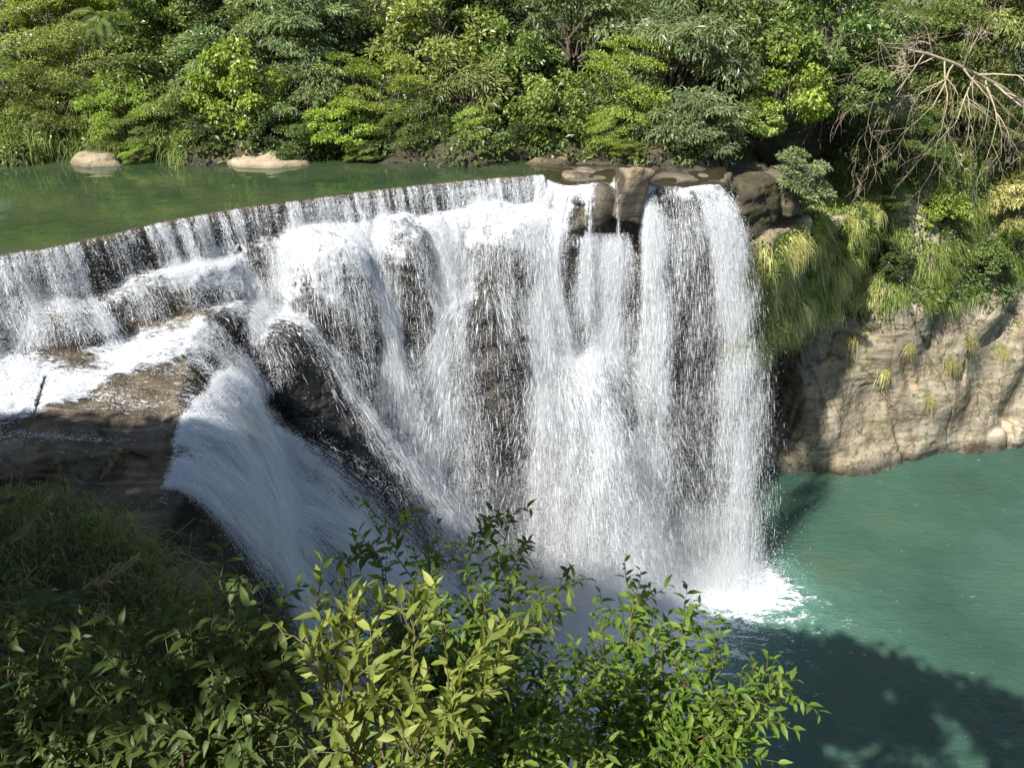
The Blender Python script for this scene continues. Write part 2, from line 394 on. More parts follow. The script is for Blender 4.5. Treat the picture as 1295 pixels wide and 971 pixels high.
# ------------------------------------------------------------------ water: particles run over the rock, fall and leave strands
RNG = np.random.RandomState(11)
def polyline(P, n):
    P = np.asarray(P, f32); L = np.r_[0, np.cumsum(np.linalg.norm(np.diff(P, axis=0), axis=1))]
    s = (np.arange(n)+.5)/n*L[-1]; return np.stack([np.interp(s, L, P[:, k]) for k in (0, 1)], 1)
def emitters():
    lp = np.array(LIP[1:]+LIP_R, f32)
    E = polyline(lp, 6000)
    tg = np.gradient(E, axis=0); tg /= np.linalg.norm(tg, axis=1, keepdims=True)
    from_right = E[:, 0] > 1.3
    nrm = np.stack([tg[:, 1], -tg[:, 0]], 1)                     # towards the drop
    x = E[:, 0]
    fl = np.clip(.58+.4*noise(x*.7, x*0+2.2, x*0)+.55*noise(x*2.3, x*0+7.7, x*0)+.9*noise(x*7, x*0+1.7, x*0)+1.7*noise(x*19, x*0+4.7, x*0), .01, None)
    fl = fl*(1-.25*np.exp(-((x+8.9)/.7)**4))
    def win(a, b, s): return 1/(1+np.exp(-(x-a)/s))/(1+np.exp((x-b)/s))
    right = 1.7*win(1.3, 1.95, .06)+1.15*win(2.0, 3.1, .12)+.08*win(3.3, 4.2, .1)+3.2*win(5.15, 5.8, .08)+.36*win(5.9, 7.2, .15)+2.5*win(7.25, 8.45, .1)
    fl = np.where(from_right, right*np.clip(.6+1.4*noise(x*6, x*0+3, x*0)+.9*noise(x*17, x*0+3, x*0), .1, None)*1.25, fl)
    return E, nrm, fl
EM, EN, EF = emitters()
NP = 78000
ei = RNG.choice(len(EM), NP, p=EF/EF.sum())
pos = np.zeros((NP, 3), f32); vel = np.zeros((NP, 3), f32)
pos[:, :2] = EM[ei]+EN[ei]*(.03+.05*RNG.rand(NP, 1))+RNG.randn(NP, 2)*.005
right = EM[ei][:, 0] > 1.3
pos[:, 2] = np.where(right, -.30, .02)+RNG.rand(NP)*.05
sp = np.where(right, 1.5, .55)*(1+.13*RNG.randn(NP))+np.where(right, .35, 1.9*np.clip(.5+1.2*noise(EM[:, 0]*1.7, EM[:, 0]*0+3.3, EM[:, 0]*0), .1, 1)[ei])*RNG.rand(NP)**1.3
vel[:, :2] = EN[ei]*sp[:, None]
rs = EM[ei][:, 0] > 4.9
vel[rs, 0] += .70+.36*RNG.randn(rs.sum()); vel[rs, 1] -= .35
vel[EM[ei][:, 0] > 7, 0] += .6; vel[EM[ei][:, 0] > 7, 1] += .6
# the stream also slips as clear water over the long edge of the terrace: seed it there
NE = 30000
edge = polyline([(-8.5, 16.2), (-8.8, 17.4)]+P_D[4:8]+[(-10.5, 24.6)], 2000); k = RNG.choice(2000, NE, p=(lambda q: q/q.sum())((1+.16*np.clip(edge[:, 1]-19, 0, 9))*np.clip(.6+1.2*noise(edge[:, 1]*1.2, edge[:, 1]*0, edge[:, 1]*0)+1.2*noise(edge[:, 1]*5, edge[:, 1]*0+3, edge[:, 1]*0), .02, None)))
ex = np.concatenate([edge[k]+RNG.randn(NE, 2)*.05+np.array([-.12, 0]), np.zeros((NE, 1))], 1)
ex[:, 2] = -3.05-.03*(ex[:, 0]+12)-.09*np.clip(20-ex[:, 1], -3, 9)
pos = np.concatenate([pos, ex.astype(f32)]); vel = np.concatenate([vel, (np.array([[2.7, .3, 0]])+RNG.randn(NE, 3)*.2).astype(f32)])
ei = np.concatenate([ei, np.zeros(NE, int)]); NP += NE
# thin veils running down over the domes under the sill
NV = 14000
front = polyline(P_B[1:8], 3000); k = RNG.choice(3000, NV, p=(lambda q: q/q.sum())(np.clip(.5+1.3*noise(front[:, 0]*2.3, front[:, 1]*0, front[:, 1]*0)+1.3*noise(front[:, 0]*8, front[:, 1]*0+3, front[:, 1]*0), .03, None)))
vx = np.concatenate([front[k]+np.stack([RNG.randn(NV)*.05, .5-1.7*RNG.rand(NV)], 1), np.full((NV, 1), -.25)], 1).astype(f32)
for _ in range(30): vx[:, 2] -= np.clip(sample(SD, vx)-.08, -.3, .5)*.8*(vx[:, 2] > -6)
pos = np.concatenate([pos, vx]); vel = np.concatenate([vel, (np.array([[.1, -.9, -.2]])+RNG.randn(NV, 3)*.25).astype(f32)])
ei = np.concatenate([ei, np.full(NV, np.argmin(np.abs(EM[:, 0]+3)))]); NP += NV
N2 = 9000                                                    # and beneath the lip boulders
v2 = np.stack([RNG.uniform(2.9, 4.9, N2), np.full(N2, 32.1), -1.9-.5*RNG.rand(N2)], 1).astype(f32); v2[:, 0] = 2.9+2.0*np.round((v2[:, 0]-2.9)/2*40)/40+RNG.randn(N2)*.01
for _ in range(30): v2[:, 1] -= np.clip(.1-sample(SD, v2), 0, .3)
pos = np.concatenate([pos, v2]); vel = np.concatenate([vel, (np.array([[.15, -.7, -.6]])+RNG.randn(N2, 3)*np.array([.45, .25, .2])).astype(f32)])
ei = np.concatenate([ei, np.full(N2, np.argmin(np.abs(EM[:, 0]-3)))]); NP += N2
DT = .024; STEPS = 300
alive = np.ones(NP, bool)
rec_p, rec_v, rec_c, rec_n, rec_e = [], [], [], [], []
land = []
phase = RNG.rand(NP).astype(f32)
dens = np.zeros((NX//1+1, NY+1, NZ+1), f32)
contact_t = np.zeros(NP, f32)
for st in range(STEPS):
    a = np.nonzero(alive)[0]
    if len(a) == 0: break
    p = pos[a]; v = vel[a]
    v[:, 2] -= 9.81*DT
    sp = np.linalg.norm(v, axis=1)
    v *= (1-.018*DT*sp)[:, None]
    v += RNG.randn(len(a), 3).astype(f32)*.035*np.sqrt(DT)*2
    p = p+v*DT
    d = sample(SD, p)
    near = np.nonzero(d < .07)[0]
    con = np.zeros(len(a), bool)
    nn = np.zeros((len(a), 3), f32)
    if len(near):
        q = p[near]; e = .13
        g = np.stack([sample(SD, q+np.array([e, 0, 0], f32))-sample(SD, q-np.array([e, 0, 0], f32)),
                      sample(SD, q+np.array([0, e, 0], f32))-sample(SD, q-np.array([0, e, 0], f32)),
                      sample(SD, q+np.array([0, 0, e], f32))-sample(SD, q-np.array([0, 0, e], f32))], 1)
        g /= np.linalg.norm(g, axis=1, keepdims=True)+1e-6
        q = q+g*(.07-d[near])[:, None]*.7
        vn = (v[near]*g).sum(1)
        hit = vn < 0
        rest = np.where(-vn > 2.0, .12+.22*RNG.rand(len(near)), .02)
        vv = v[near]-g*np.where(hit, vn*(1+rest), 0)[:, None]
        spl = np.clip(-vn-1.5, 0, 4)*.13
        vv += RNG.randn(len(near), 3)*spl[:, None]*np.array([1, 1, .8])
        vv *= (1-np.where(g[:, 2] > .75, 1.5, 1.9)*DT)[:, None]
        # the current of the stream on the flat benches
        flat = (g[:, 2] > .72) & (q[:, 0] < -7)
        tgt = np.array([2.6, .35, 0], f32)
        vv[flat] += (tgt-vv[flat])*np.array([1, 1, 0], f32)*DT*2.2
        pool = (g[:, 2] > .72) & (q[:, 0] >= -7)
        vv[pool] += (np.array([.6, -2.2, 0], f32)-vv[pool]*np.array([.3, 1, 0], f32))*np.array([1, 1, 0], f32)*DT*2.5
        rough = (q[:, 0] > -10.2) & (q[:, 2] < -4.4) & (q[:, 1] < 26)
        vv[rough] += RNG.randn(rough.sum(), 3)*.42
        p[near] = q; v[near] = vv; con[near] = True; nn[near] = g
    pos[a] = p; vel[a] = v
    contact_t[a] = np.where(con, 0, contact_t[a]+DT)
    kp = RNG.rand(len(a)) < .42
    rec_p.append(p[kp].astype(f32)); rec_v.append(v[kp].astype(f32)); rec_c.append(contact_t[a][kp]); rec_n.append(nn[kp]); rec_e.append(EM[ei[a[kp]]][:, 0])
    dry = con & (nn[:, 0] < .3) & (nn[:, 2] < .9) & (p[:, 0] > -10.2) & (p[:, 1] > 24.6) & (p[:, 1] < 28.2) & (p[:, 2] < -4.2) & (RNG.rand(len(a)) < .3)   # the lee of the black wedge sheds its water
    dry = dry | (con & (p[:, 0] > -10.2) & (p[:, 0] < -7.2) & (p[:, 1] > 25.0) & (p[:, 1] < 27.6) & (p[:, 2] < -3.2) & (p[:, 2] > -6.5) & (RNG.rand(len(a)) < .10))
    low = p[:, 2] < -19.95
    if low.any(): land.append(p[low])
    out = low | dry | (p[:, 0] < -24.5) | (p[:, 1] < 12.5)
    alive[a[out]] = False
PP = np.concatenate(rec_p); VV = np.concatenate(rec_v); CC = np.concatenate(rec_c); NN = np.concatenate(rec_n); EX = np.concatenate(rec_e)
LAND = np.concatenate(land)
print('water sim', len(PP), len(LAND), round(time.time()-T0, 1))
# density of running water near the rock
hc = .2
def hist3(p, wgt=None):
    i = np.clip(((p-G0)/hc).astype(np.int32), 0, [NX-1, NY-1, NZ-1])
    return np.bincount((i[:, 0]*NY+i[:, 1])*NZ+i[:, 2], wgt, NX*NY*NZ).reshape(NX, NY, NZ).astype(f32)
def blur(a, n=1):
    for _ in range(n):
        for ax in range(3):
            a = (np.roll(a, 1, ax)+2*a+np.roll(a, -1, ax))*.25
    return a
DN = blur(hist3(PP[CC < .12]), 1)
wet_d = np.maximum(sample(blur(DN, 3), RV+RN*.1), 0)
ALLD = blur(hist3(PP), 4)
wet_a = np.maximum(sample(ALLD, RV+RN*.25), 0)
rock_dens = np.maximum(sample(DN, RV+RN*.06), 0)
print('dens pct', np.percentile(rock_dens[rock_dens > .05], [10, 30, 50, 70, 90, 97]))
# ---- strands and drops: slim four-faced slivers along the velocity
def slivers(P, D, Lh, Wh):
    n = len(P)
    r = RNG.randn(n, 3).astype(f32); a = np.cross(D, r); a /= np.linalg.norm(a, axis=1, keepdims=True)+1e-6; b = np.cross(D, a)
    V = np.empty((n, 4, 3), f32)
    V[:, 0] = P+D*Lh[:, None]; V[:, 1] = P-D*Lh[:, None]+a*Wh[:, None]*.4
    V[:, 2] = P+a*Wh[:, None]*.7+b*Wh[:, None]*.6; V[:, 3] = P-a*Wh[:, None]*.9-b*Wh[:, None]*.3
    F = np.array([[0, 2, 3], [1, 3, 2], [0, 3, 1], [0, 1, 2]], np.int32)
    return V.reshape(-1, 3), (F[None]+4*np.arange(n, dtype=np.int32)[:, None, None]).reshape(-1, 3)
foam = NT('white_water'); 
d1 = foam.n('ShaderNodeBsdfDiffuse'); d1.inputs[0].default_value = (.87, .885, .90, 1)
d2 = foam.n('ShaderNodeBsdfTranslucent'); d2.inputs[0].default_value = (.82, .86, .90, 1)
g1 = foam.n('ShaderNodeBsdfGlossy'); g1.inputs['Roughness'].default_value = .25
mx = foam.n('ShaderNodeMixShader'); mx.inputs[0].default_value = .38
foam.t.links.new(d1.outputs[0], mx.inputs[1]); foam.t.links.new(d2.outputs[0], mx.inputs[2])
mx2 = foam.n('ShaderNodeMixShader'); mx2.inputs[0].default_value = .06
foam.t.links.new(mx.outputs[0], mx2.inputs[1]); foam.t.links.new(g1.outputs[0], mx2.inputs[2])
M_FOAM = foam.surf(mx2.outputs[0])
def strand_mesh(sel, wscale=1.0):
    P, V, C = PP[sel], VV[sel], CC[sel]; n = len(P)
    s = np.linalg.norm(V, axis=1); D = V/(s[:, None]+1e-6)
    free = np.clip(C/.5, 0, 1)
    P = P+RNG.randn(n, 3).astype(f32)*(.006+.02*free)[:, None]+NN[sel]*(RNG.rand(n, 1)**2*.07).astype(f32)
    Lh = np.clip(s*.04, .03, .30)*(.5+RNG.rand(n))*(1-.2*free)
    Wh = (.0045+.0075*RNG.rand(n)**2)*wscale
    return slivers(P, D, Lh.astype(f32), Wh.astype(f32))
def drops(name, P, R, mat, parent=None):
    """a cloud of round drops: bare vertices turned into points"""
    me = bpy.data.meshes.new(name); me.vertices.add(len(P)); me.vertices.foreach_set('co', P.astype(f32).ravel()); me.update()
    add_attr(me, 'drop', R)
    o = obj(name, me, None, parent)
    ng = bpy.data.node_groups.new(name, 'GeometryNodeTree')
    ng.interface.new_socket('Geometry', in_out='INPUT', socket_type='NodeSocketGeometry')
    ng.interface.new_socket('Geometry', in_out='OUTPUT', socket_type='NodeSocketGeometry')
    gi = ng.nodes.new('NodeGroupInput'); go = ng.nodes.new('NodeGroupOutput')
    mp = ng.nodes.new('GeometryNodeMeshToPoints'); sm = ng.nodes.new('GeometryNodeSetMaterial'); sm.inputs['Material'].default_value = mat
    na = ng.nodes.new('GeometryNodeInputNamedAttribute'); na.data_type = 'FLOAT'; na.inputs['Name'].default_value = 'drop'
    L = ng.links.new
    L(gi.outputs[0], mp.inputs['Mesh']); L(na.outputs[0], mp.inputs['Radius']); L(mp.outputs[0], sm.inputs[0]); L(sm.outputs[0], go.inputs[0])
    md = o.modifiers.new('drops', 'NODES'); md.node_group = ng
    me.materials.append(mat)
    return o
def drop_cloud(sel, spread=1.0):
    P, C = PP[sel], CC[sel]; n = len(P); free = np.clip(C/.6, 0, 1)
    P = P+RNG.randn(n, 3).astype(f32)*((.014+.08*free)*spread)[:, None]+NN[sel]*(RNG.rand(n, 1)**2*.14).astype(f32)-VV[sel]*RNG.rand(n, 1).astype(f32)*.03
    return P, (.004+.0075*RNG.rand(n)**3)
# ---- the white skin of the running water where it is dense
sk = np.maximum(sample(blur(DN, 1), RV+RN*.08), 0)
SKIN = np.clip(np.log1p(sk/8.0)/np.log(1+230/8.0)*np.clip(1.12-(RN[:, 2] > .6)*(RV[:, 0] < -9)*.25, 0, 2), 0, 1.2)
WA, WB = np.array([-8.7, 26.7, -5.3], f32), np.array([-4.2, 26.7, -15.0], f32)
def lee(P):
    """1 on the dry left side of the black wedge rock"""
    e = WB-WA; t = np.clip(((P-WA)@e)/(e@e), 0, 1); o = P-WA-t[:, None]*e; r = np.linalg.norm(o, axis=1)+1e-6
    return np.clip(((o@np.array([-.62, -.72, -.2], f32))/r+.35)*2.2, 0, 1)*(r < 3.0)*(t > .02)
def calm(P):
    """1 on the part of the terrace where the film runs clear"""
    yb = np.interp(P[:, 0], [-18, -15, -13, -11.4, -10], [14.5, 17.2, 20.4, 22.6, 23.6])
    return np.clip((yb-P[:, 1])/1.1+.35*noise(P[:, 0]*.8, P[:, 1]*2.5, P[:, 0]*0)*2, 0, 1)*(P[:, 0] < -9.2)*(P[:, 2] > -4.9)*(P[:, 2] < -2.5)
SKIN = SKIN*(1-.92*lee(RV))*(1-.78*calm(RV))
def skin_mesh(lo=.12):
    fs = SKIN[RF].max(1) > lo
    F = RF[fs]; used, inv = np.unique(F, return_inverse=True)
    V = RV[used]; N = RN[used]; s = SKIN[used]
    h = .012+s*(.045+.03*noise(V[:, 0]*2.2, V[:, 1]*2.2, V[:, 2]*.8)+.05*noise(V[:, 0]*6, V[:, 1]*6, V[:, 2]*1.4)+.04*noise(V[:, 0]*13, V[:, 1]*13, V[:, 2]*3))
    V = V+N*h[:, None]
    me = mesh_from('water_skin', V, inv.reshape(-1, 4)); add_attr(me, 'foam', s)
    return me
def skin_material():
    t = NT('water_skin')
    gn = t.n('ShaderNodeSeparateXYZ'); t.set(gn.inputs[0], t.n('ShaderNodeNewGeometry').outputs['Normal'])
    fl = t.ramp(gn.outputs[2], [(.55, 0), (.8, 1)])
    co = t.mix(fl, t.coord('Object', (1, 1, .24)), t.coord('Object', (.26, .95, 1)))
    n1 = t.noise(9, 5, .65, co, .4); n2 = t.noise(2.2, 3, .5, t.coord('Object', (1, 1, .5)))
    n3 = t.noise(34, 3, .7, t.coord('Object', (1, 1, .45)))
    a = t.math('ADD', t.attr('foam'), t.math('ADD', t.math('MULTIPLY', t.math('SUBTRACT', n1, .5), 1.7), t.math('ADD', t.math('MULTIPLY', t.math('SUBTRACT', n2, .5), .9), t.math('MULTIPLY', t.math('SUBTRACT', n3, .5), .9))))
    al = t.maprange(a, .46, .80, 0, .95)
    b = t.bump(t.math('ADD', t.math('MULTIPLY', n3, .5), n1), 1.0, .16)
    df = t.n('ShaderNodeBsdfDiffuse'); t.set(df.inputs[0], (.83, .85, .875, 1)); t.set(df.inputs['Normal'], b)
    tr = t.n('ShaderNodeBsdfTransparent'); m = t.n('ShaderNodeMixShader')
    t.set(m.inputs[0], al); t.set(m.inputs[1], tr.outputs[0]); t.set(m.inputs[2], df.outputs[0])
    return t.surf(m.outputs[0])
# ------------------------------------------------------------------ rock objects
fcen = RV[RF].mean(1)
best = None
for i, d in prims(fcen[:, 0], fcen[:, 1], fcen[:, 2]):
    d = np.asarray(d, f32)
    if best is None: best = d.copy(); FID = np.full(len(RF), i, np.int32)
    else:
        mk = d < best; best = np.where(mk, d, best); FID = np.where(mk, i, FID)
wet_shade = np.clip(wet_a*.5+wet_d*.4, 0, 1)
wet_shade = np.maximum(wet_shade, np.clip(1.3-(RV[:, 2]+19.9)/(.7+.5*noise(RV[:, 0]*.5, RV[:, 1]*.5, RV[:, 2]*0)), 0, 1)*.95)                     # tide line round the pool
wet_shade = np.maximum(wet_shade, np.where((RV[:, 0] < 9.6) & (RV[:, 1] < 35), np.clip((-1.1-RV[:, 2])*2, 0, .75), 0))
wet_shade = np.maximum(wet_shade, np.clip(1-np.abs(RV[:, 2])/.18, 0, 1)*.8*(RV[:, 1] > 34))
wet_shade = np.where((RV[:, 0] < -8.5) & (RV[:, 2] > -5.5) & (RV[:, 1] < 25), np.minimum(wet_shade, .5), wet_shade)
wet_shade = np.maximum(wet_shade, np.where((RV[:, 0] > 2.4) & (RV[:, 0] < 5.6) & (RV[:, 1] < 33.6), np.clip((-.85-RV[:, 2])*3+.5*noise(RV[:, 0]*2, RV[:, 1]*2, RV[:, 2]*2), 0, 1), 0))
wet_shade = np.maximum(wet_shade, np.where((RV[:, 0] > 9) & (RV[:, 1] > 35) & (RV[:, 2] < -9), np.clip((18.2-RV[:, 0]+.9*noise(RV[:, 0]*.5, RV[:, 1]*.5, RV[:, 2]*.5)+.25*(RV[:, 2]+14))/2.2, 0, .85), 0))  # painted shade of the cliff undercut beside the falls, carried as wetness
mossv = np.clip(.35+np.clip((RV[:, 2]+16)/9, 0, 1)*.9, 0, 1)*(RV[:, 0] > 9)+.8*(RV[:, 1] > 36)+.35*(RV[:, 0] < -8)*(RV[:, 1] < 19)
M_ROCK_FALL = rock_material('fall_rock', (.055, .047, .036), (.15, .125, .085), (.25, .21, .14))
M_ROCK_TERR = rock_material('terrace_rock', (.085, .062, .035), (.235, .18, .105), (.34, .27, .165), 0, .8)
M_ROCK_WALL = rock_material('wall_rock', (.22, .18, .13), (.40, .345, .255), (.50, .44, .335), .7)
M_ROCK_BANK = rock_material('bank_rock', (.03, .026, .018), (.065, .052, .032), (.11, .085, .05))
M_ROCK_BLACK = rock_material('black_rock', (.02, .019, .018), (.05, .046, .04), (.085, .078, .065))
M_ROCK_LIP = rock_material('lip_rock', (.15, .115, .07), (.35, .285, .185), (.45, .38, .26))
M_ROCK_PALE = rock_material('pale_rock', (.24, .19, .12), (.40, .33, .22), (.52, .44, .31))
setting = {0: ('river_bed', M_ROCK_FALL), 1: ('waterfall_cliff', M_ROCK_FALL), 2: ('rock_terrace', M_ROCK_TERR),
           3: ('cascade_slope', M_ROCK_FALL), 4: ('gorge_wall', M_ROCK_WALL), 5: ('forest_bank', M_ROCK_BANK)}
bl = {0: ('rounded dark boulder under a thin veil, just below the sill', M_ROCK_FALL),
      1: ('small dark dome of rock directly below the veiled round boulder', M_ROCK_FALL),
      2: ('broad rock ledge with white veil, close under the right end of the sill', M_ROCK_FALL),
      3: ('wide stepped boulder under foaming white water, midway down the central curtain', M_ROCK_FALL),
      4: ('broad ledge rock under white water at the left of the central curtain', M_ROCK_FALL),
      5: ('tall brown water-worn buttress left of the dry pale boulders', M_ROCK_FALL),
      6: ('long black wedge-shaped rock slanting between two white streams', M_ROCK_BLACK),
      7: ('tall pale angular boulder standing dry on the waterfall lip', M_ROCK_LIP),
      8: ('rounded tan boulder with dark wet front beside the angular boulder', M_ROCK_LIP),
      9: ('round boulder fringed with foam on the left terrace edge', M_ROCK_TERR),
      10: ('long pale sandstone slab at the far waterline', M_ROCK_PALE),
      11: ('pale rounded sandstone rock at the waterline beside the dark hollow', M_ROCK_PALE),
      12: ('dark brown rock just right of the rightmost plunging stream', M_ROCK_BANK),
      13: ('brown overhanging block above the pale ledge, right of the falls', M_ROCK_FALL),
      14: ('pale tan rock ledge above the hanging grass, right of the falls', M_ROCK_PALE),
      15: ('wet brown rock between the two rightmost plunging streams', M_ROCK_TERR),
      16: ('small black rock inside the rightmost plunging stream at its top', M_ROCK_FALL),
      17: ('small tan stone in the shallows behind the rounded tan boulder', M_ROCK_PALE),
      18: ('small pale stone in the shallows behind the angular boulder', M_ROCK_PALE),
      19: ('pale fallen block at the foot of the right cliff', M_ROCK_WALL),
      20: ('pale block at the cliff foot at the right picture edge', M_ROCK_WALL),
      21: ('low flat rock at the far bank near the right end of the river', M_ROCK_TERR)}
seen = (fcen[:, 2] > -20.6) & (fcen[:, 0] < 37) & ((FID != 0) | (fcen[:, 1] < 40)) & (fcen[:, 0] > -24)
seen &= ~((FID == 5) & (fcen[:, 2] < -.7) & (fcen[:, 0] < 8.5)) & ~((FID == 0) & (fcen[:, 0] < 1.0) & ((fcen[:, 2] < -3) | (fcen[:, 1] > 37))) & ~((FID == 4) & (fcen[:, 1] > 48.5))
for i in np.unique(FID):
    F = RF[(FID == i) & seen]; used, inv = np.unique(F, return_inverse=True)
    nm, mt = setting[i] if i < 100 else ('boulder', bl[i-100][1])
    me = mesh_from(nm, RV[used], inv.reshape(-1, 4)); add_attr(me, 'wet', wet_shade[used]); add_attr(me, 'moss', mossv[used])
    o = obj(nm, me, mt)
    if i < 100: tag(o, kind='structure')
    else: tag(o, bl[i-100][0], 'boulder', 'boulders of the falls and banks')
# ------------------------------------------------------------------ river above the sill
def water_grid(xs, ys, zf, keep=None):
    X, Y = np.meshgrid(xs.astype(f32), ys.astype(f32), indexing='ij'); Z = zf(X, Y)
    V = np.stack([X, Y, Z], -1).reshape(-1, 3); nx, ny = X.shape
    i = np.arange(nx*ny).reshape(nx, ny)
    F = np.stack([i[:-1, :-1], i[1:, :-1], i[1:, 1:], i[:-1, 1:]], -1).reshape(-1, 4)
    if keep is not None:
        k = keep(V[:, 0], V[:, 1]); F = F[k[F].all(1)]
    return V, F
rlip = np.array(LIP, f32)
def lip_y(x):
    return np.interp(x, rlip[:, 0], rlip[:, 1])
nxr, nyr = 330, 90
xs = np.linspace(-42, 9.6, nxr); tt = np.linspace(0, 1, nyr)**1.3
lipx = np.r_[rlip[:, 0], [2.2, 3.2, 5, 7.3, 9, 9.8]]; lipyy = np.r_[rlip[:, 1], [33.6, 33.7, 33.8, 33.6, 34.0, 35.2]]
y0 = np.interp(xs, lipx, lipyy)-.05
X = np.repeat(xs[:, None], nyr, 1); Y = y0[:, None]+(40-y0[:, None])*tt[None]
drp = np.clip((xs-1.3)/1.0, 0, 1)[:, None]*(.10+.22*np.clip(1-(Y-y0[:, None])/1.4, 0, 1))
Z = .012*noise(X*.9, Y*1.6, X*0)+.006*noise(X*3, Y*4, X*0+3)-.05*np.exp(-((Y-y0[:, None])/.16)**2)-drp
V = np.stack([X, Y, Z], -1).reshape(-1, 3); ii = np.arange(nxr*nyr).reshape(nxr, nyr)
F = np.stack([ii[:-1, :-1], ii[1:, :-1], ii[1:, 1:], ii[:-1, 1:]], -1).reshape(-1, 4)
t = NT('river_water'); co = t.coord()
c = t.ramp(t.noise(.22, 3, .5, co), [(.35, (.022, .042, .020)), (.65, (.046, .066, .028))])
sx = t.n('ShaderNodeSeparateXYZ'); t.set(sx.inputs[0], co)
c = t.mix(t.maprange(sx.outputs[0], .2, 2.2), c, t.mix(t.noise(2.5, 5, .6, co), (.018, .015, .009), (.05, .04, .022)))      # shallows over brown rock
n = t.bump(t.math('ADD', t.noise(2.2, 3, .5, t.coord('Object', (1, 1.8, 1))), t.math('MULTIPLY', t.noise(9, 3, .6, co), .12)), .07, .05)
M_RIVER = t.surf(t.principled(Base_Color=c, Roughness=.04, IOR=1.33, Normal=n, Specular_IOR_Level=.62))
tag(obj('river', mesh_from('river', V, F), M_RIVER), kind='structure')
# the worn brown rim of the sill
rim = polyline(LIP[1:], 420); tg = np.gradient(rim, axis=0); tg /= np.linalg.norm(tg, axis=1, keepdims=True); nr = np.stack([tg[:, 1], -tg[:, 0]], 1)
prof = [(-.34, -.10), (-.30, .015), (-.16, .045), (.02, .035), (.10, -.04), (.10, -.22)]
jit = .03*noise(rim[:, 0]*3, rim[:, 1]*3, rim[:, 0]*0)
V = np.stack([np.concatenate([rim+nr*(a+jit[:, None]*.6), (np.full(len(rim), h)+jit*.5)[:, None]], 1) for a, h in prof], 1).reshape(-1, 3)
k = len(prof); ii = np.arange(len(rim)*k).reshape(-1, k)
F = np.stack([ii[:-1, :-1], ii[:-1, 1:], ii[1:, 1:], ii[1:, :-1]], -1).reshape(-1, 4)
me = mesh_from('sill', V, F[:, ::-1]); add_attr(me, 'wet', np.full(len(V), .55)); add_attr(me, 'moss', np.full(len(V), .6))
tag(obj('sill', me, rock_material('sill_rock', (.06, .045, .025), (.13, .10, .05), (.20, .15, .08))), kind='structure')
# ------------------------------------------------------------------ plunge pool
xs = np.r_[np.linspace(-70, -12, 20)[:-1], np.arange(-12, 42, .19), np.linspace(42, 120, 24)[1:]]
ys = np.r_[np.linspace(-60, 14, 24)[:-1], np.arange(14, 48, .19), np.linspace(48, 70, 6)[1:]]
LH = np.zeros((len(xs), len(ys)), f32)
lp = LAND[:, :2]
lq = np.concatenate([lp+RNG.randn(len(lp), 2)*.25, lp+RNG.randn(len(lp), 2)*.6, lp+RNG.randn(len(lp), 2)*1.0])
for k in range(3):                                                     # foam carried off by the current
    s = RNG.rand(len(lp), 1)**2.2*7
    sel = RNG.rand(len(lp)) < .2
    lq = np.concatenate([lq, (lp+s*np.array([.80, -.6])+RNG.randn(len(lp), 2)*(.5+.25*s))[sel]])
xi = np.searchsorted(xs, lq[:, 0]); yi = np.searchsorted(ys, lq[:, 1]); ok = (xi < len(xs)) & (yi < len(ys))
np.add.at(LH, (xi[ok], yi[ok]), 1)
for _ in range(3):
    for ax in (0, 1): LH = (np.roll(LH, 1, ax)+2*LH+np.roll(LH, -1, ax))*.25
POOLF = np.clip(np.log1p(LH/2.0)/np.log(1+40/2.0), 0, 1.2)
turb = LH.copy()
for _ in range(60):
    for ax in (0, 1): turb = (np.roll(turb, 1, ax)+2*turb+np.roll(turb, -1, ax))*.25
turb = np.clip(turb/6, 0, 1)
X, Y = np.meshgrid(xs.astype(f32), ys.astype(f32), indexing='ij')
Z = -20+.05*noise(X*.35, Y*.5, X*0)+.045*noise(X*.8+.3*Y, Y*1.1-.2*X, X*0+1)*(.5+turb)+.03*noise(X*2.1+.6*Y, Y*2.4, X*0+5)*(.4+turb)+POOLF*(.12+.25*noise(X*1.6, Y*1.6, X*0+8)+.12*noise(X*4, Y*4, X*0))
V = np.stack([X, Y, Z], -1).reshape(-1, 3); ii = np.arange(V.shape[0]).reshape(X.shape)
F = np.stack([ii[:-1, :-1], ii[1:, :-1], ii[1:, 1:], ii[:-1, 1:]], -1).reshape(-1, 4)
me = mesh_from('pool', V, F); add_attr(me, 'foam', POOLF); add_attr(me, 'turb', turb)
t = NT('pool_water'); co = t.coord()
flow = t.n('ShaderNodeMapping'); flow.inputs['Rotation'].default_value = (0, 0, -.72); flow.inputs['Scale'].default_value = (.55, 1.5, 1); t.set(flow.inputs[0], co); fv = flow.outputs[0]
base = t.ramp(t.noise(.13, 4, .55, co), [(.32, (.032, .074, .052)), (.55, (.046, .100, .072)), (.75, (.070, .104, .064))])
base = t.mix(t.math('MULTIPLY', t.attr('turb'), .7), base, (.10, .21, .17))
n1 = t.noise(1.5, 6, .62, fv, 1.2); n2 = t.noise(7, 5, .65, fv, .6); n3 = t.noise(.35, 3, .5, co)
fm = t.math('ADD', t.attr('foam'), t.math('ADD', t.math('MULTIPLY', t.math('SUBTRACT', n1, .5), 1.5), t.math('MULTIPLY', t.math('SUBTRACT', n2, .5), 1.5)))
fa = t.maprange(fm, .50, .80)
fleck = t.math('MULTIPLY', t.ramp(n2, [(.64, 0), (.69, 1)]), t.math('MULTIPLY', t.ramp(n1, [(.54, 0), (.60, 1)]), t.ramp(n3, [(.40, 0), (.6, .9)])))
fa = t.math('MAXIMUM', fa, t.math('MULTIPLY', fleck, .55), True)
col = t.mix(fa, base, (.84, .87, .89))
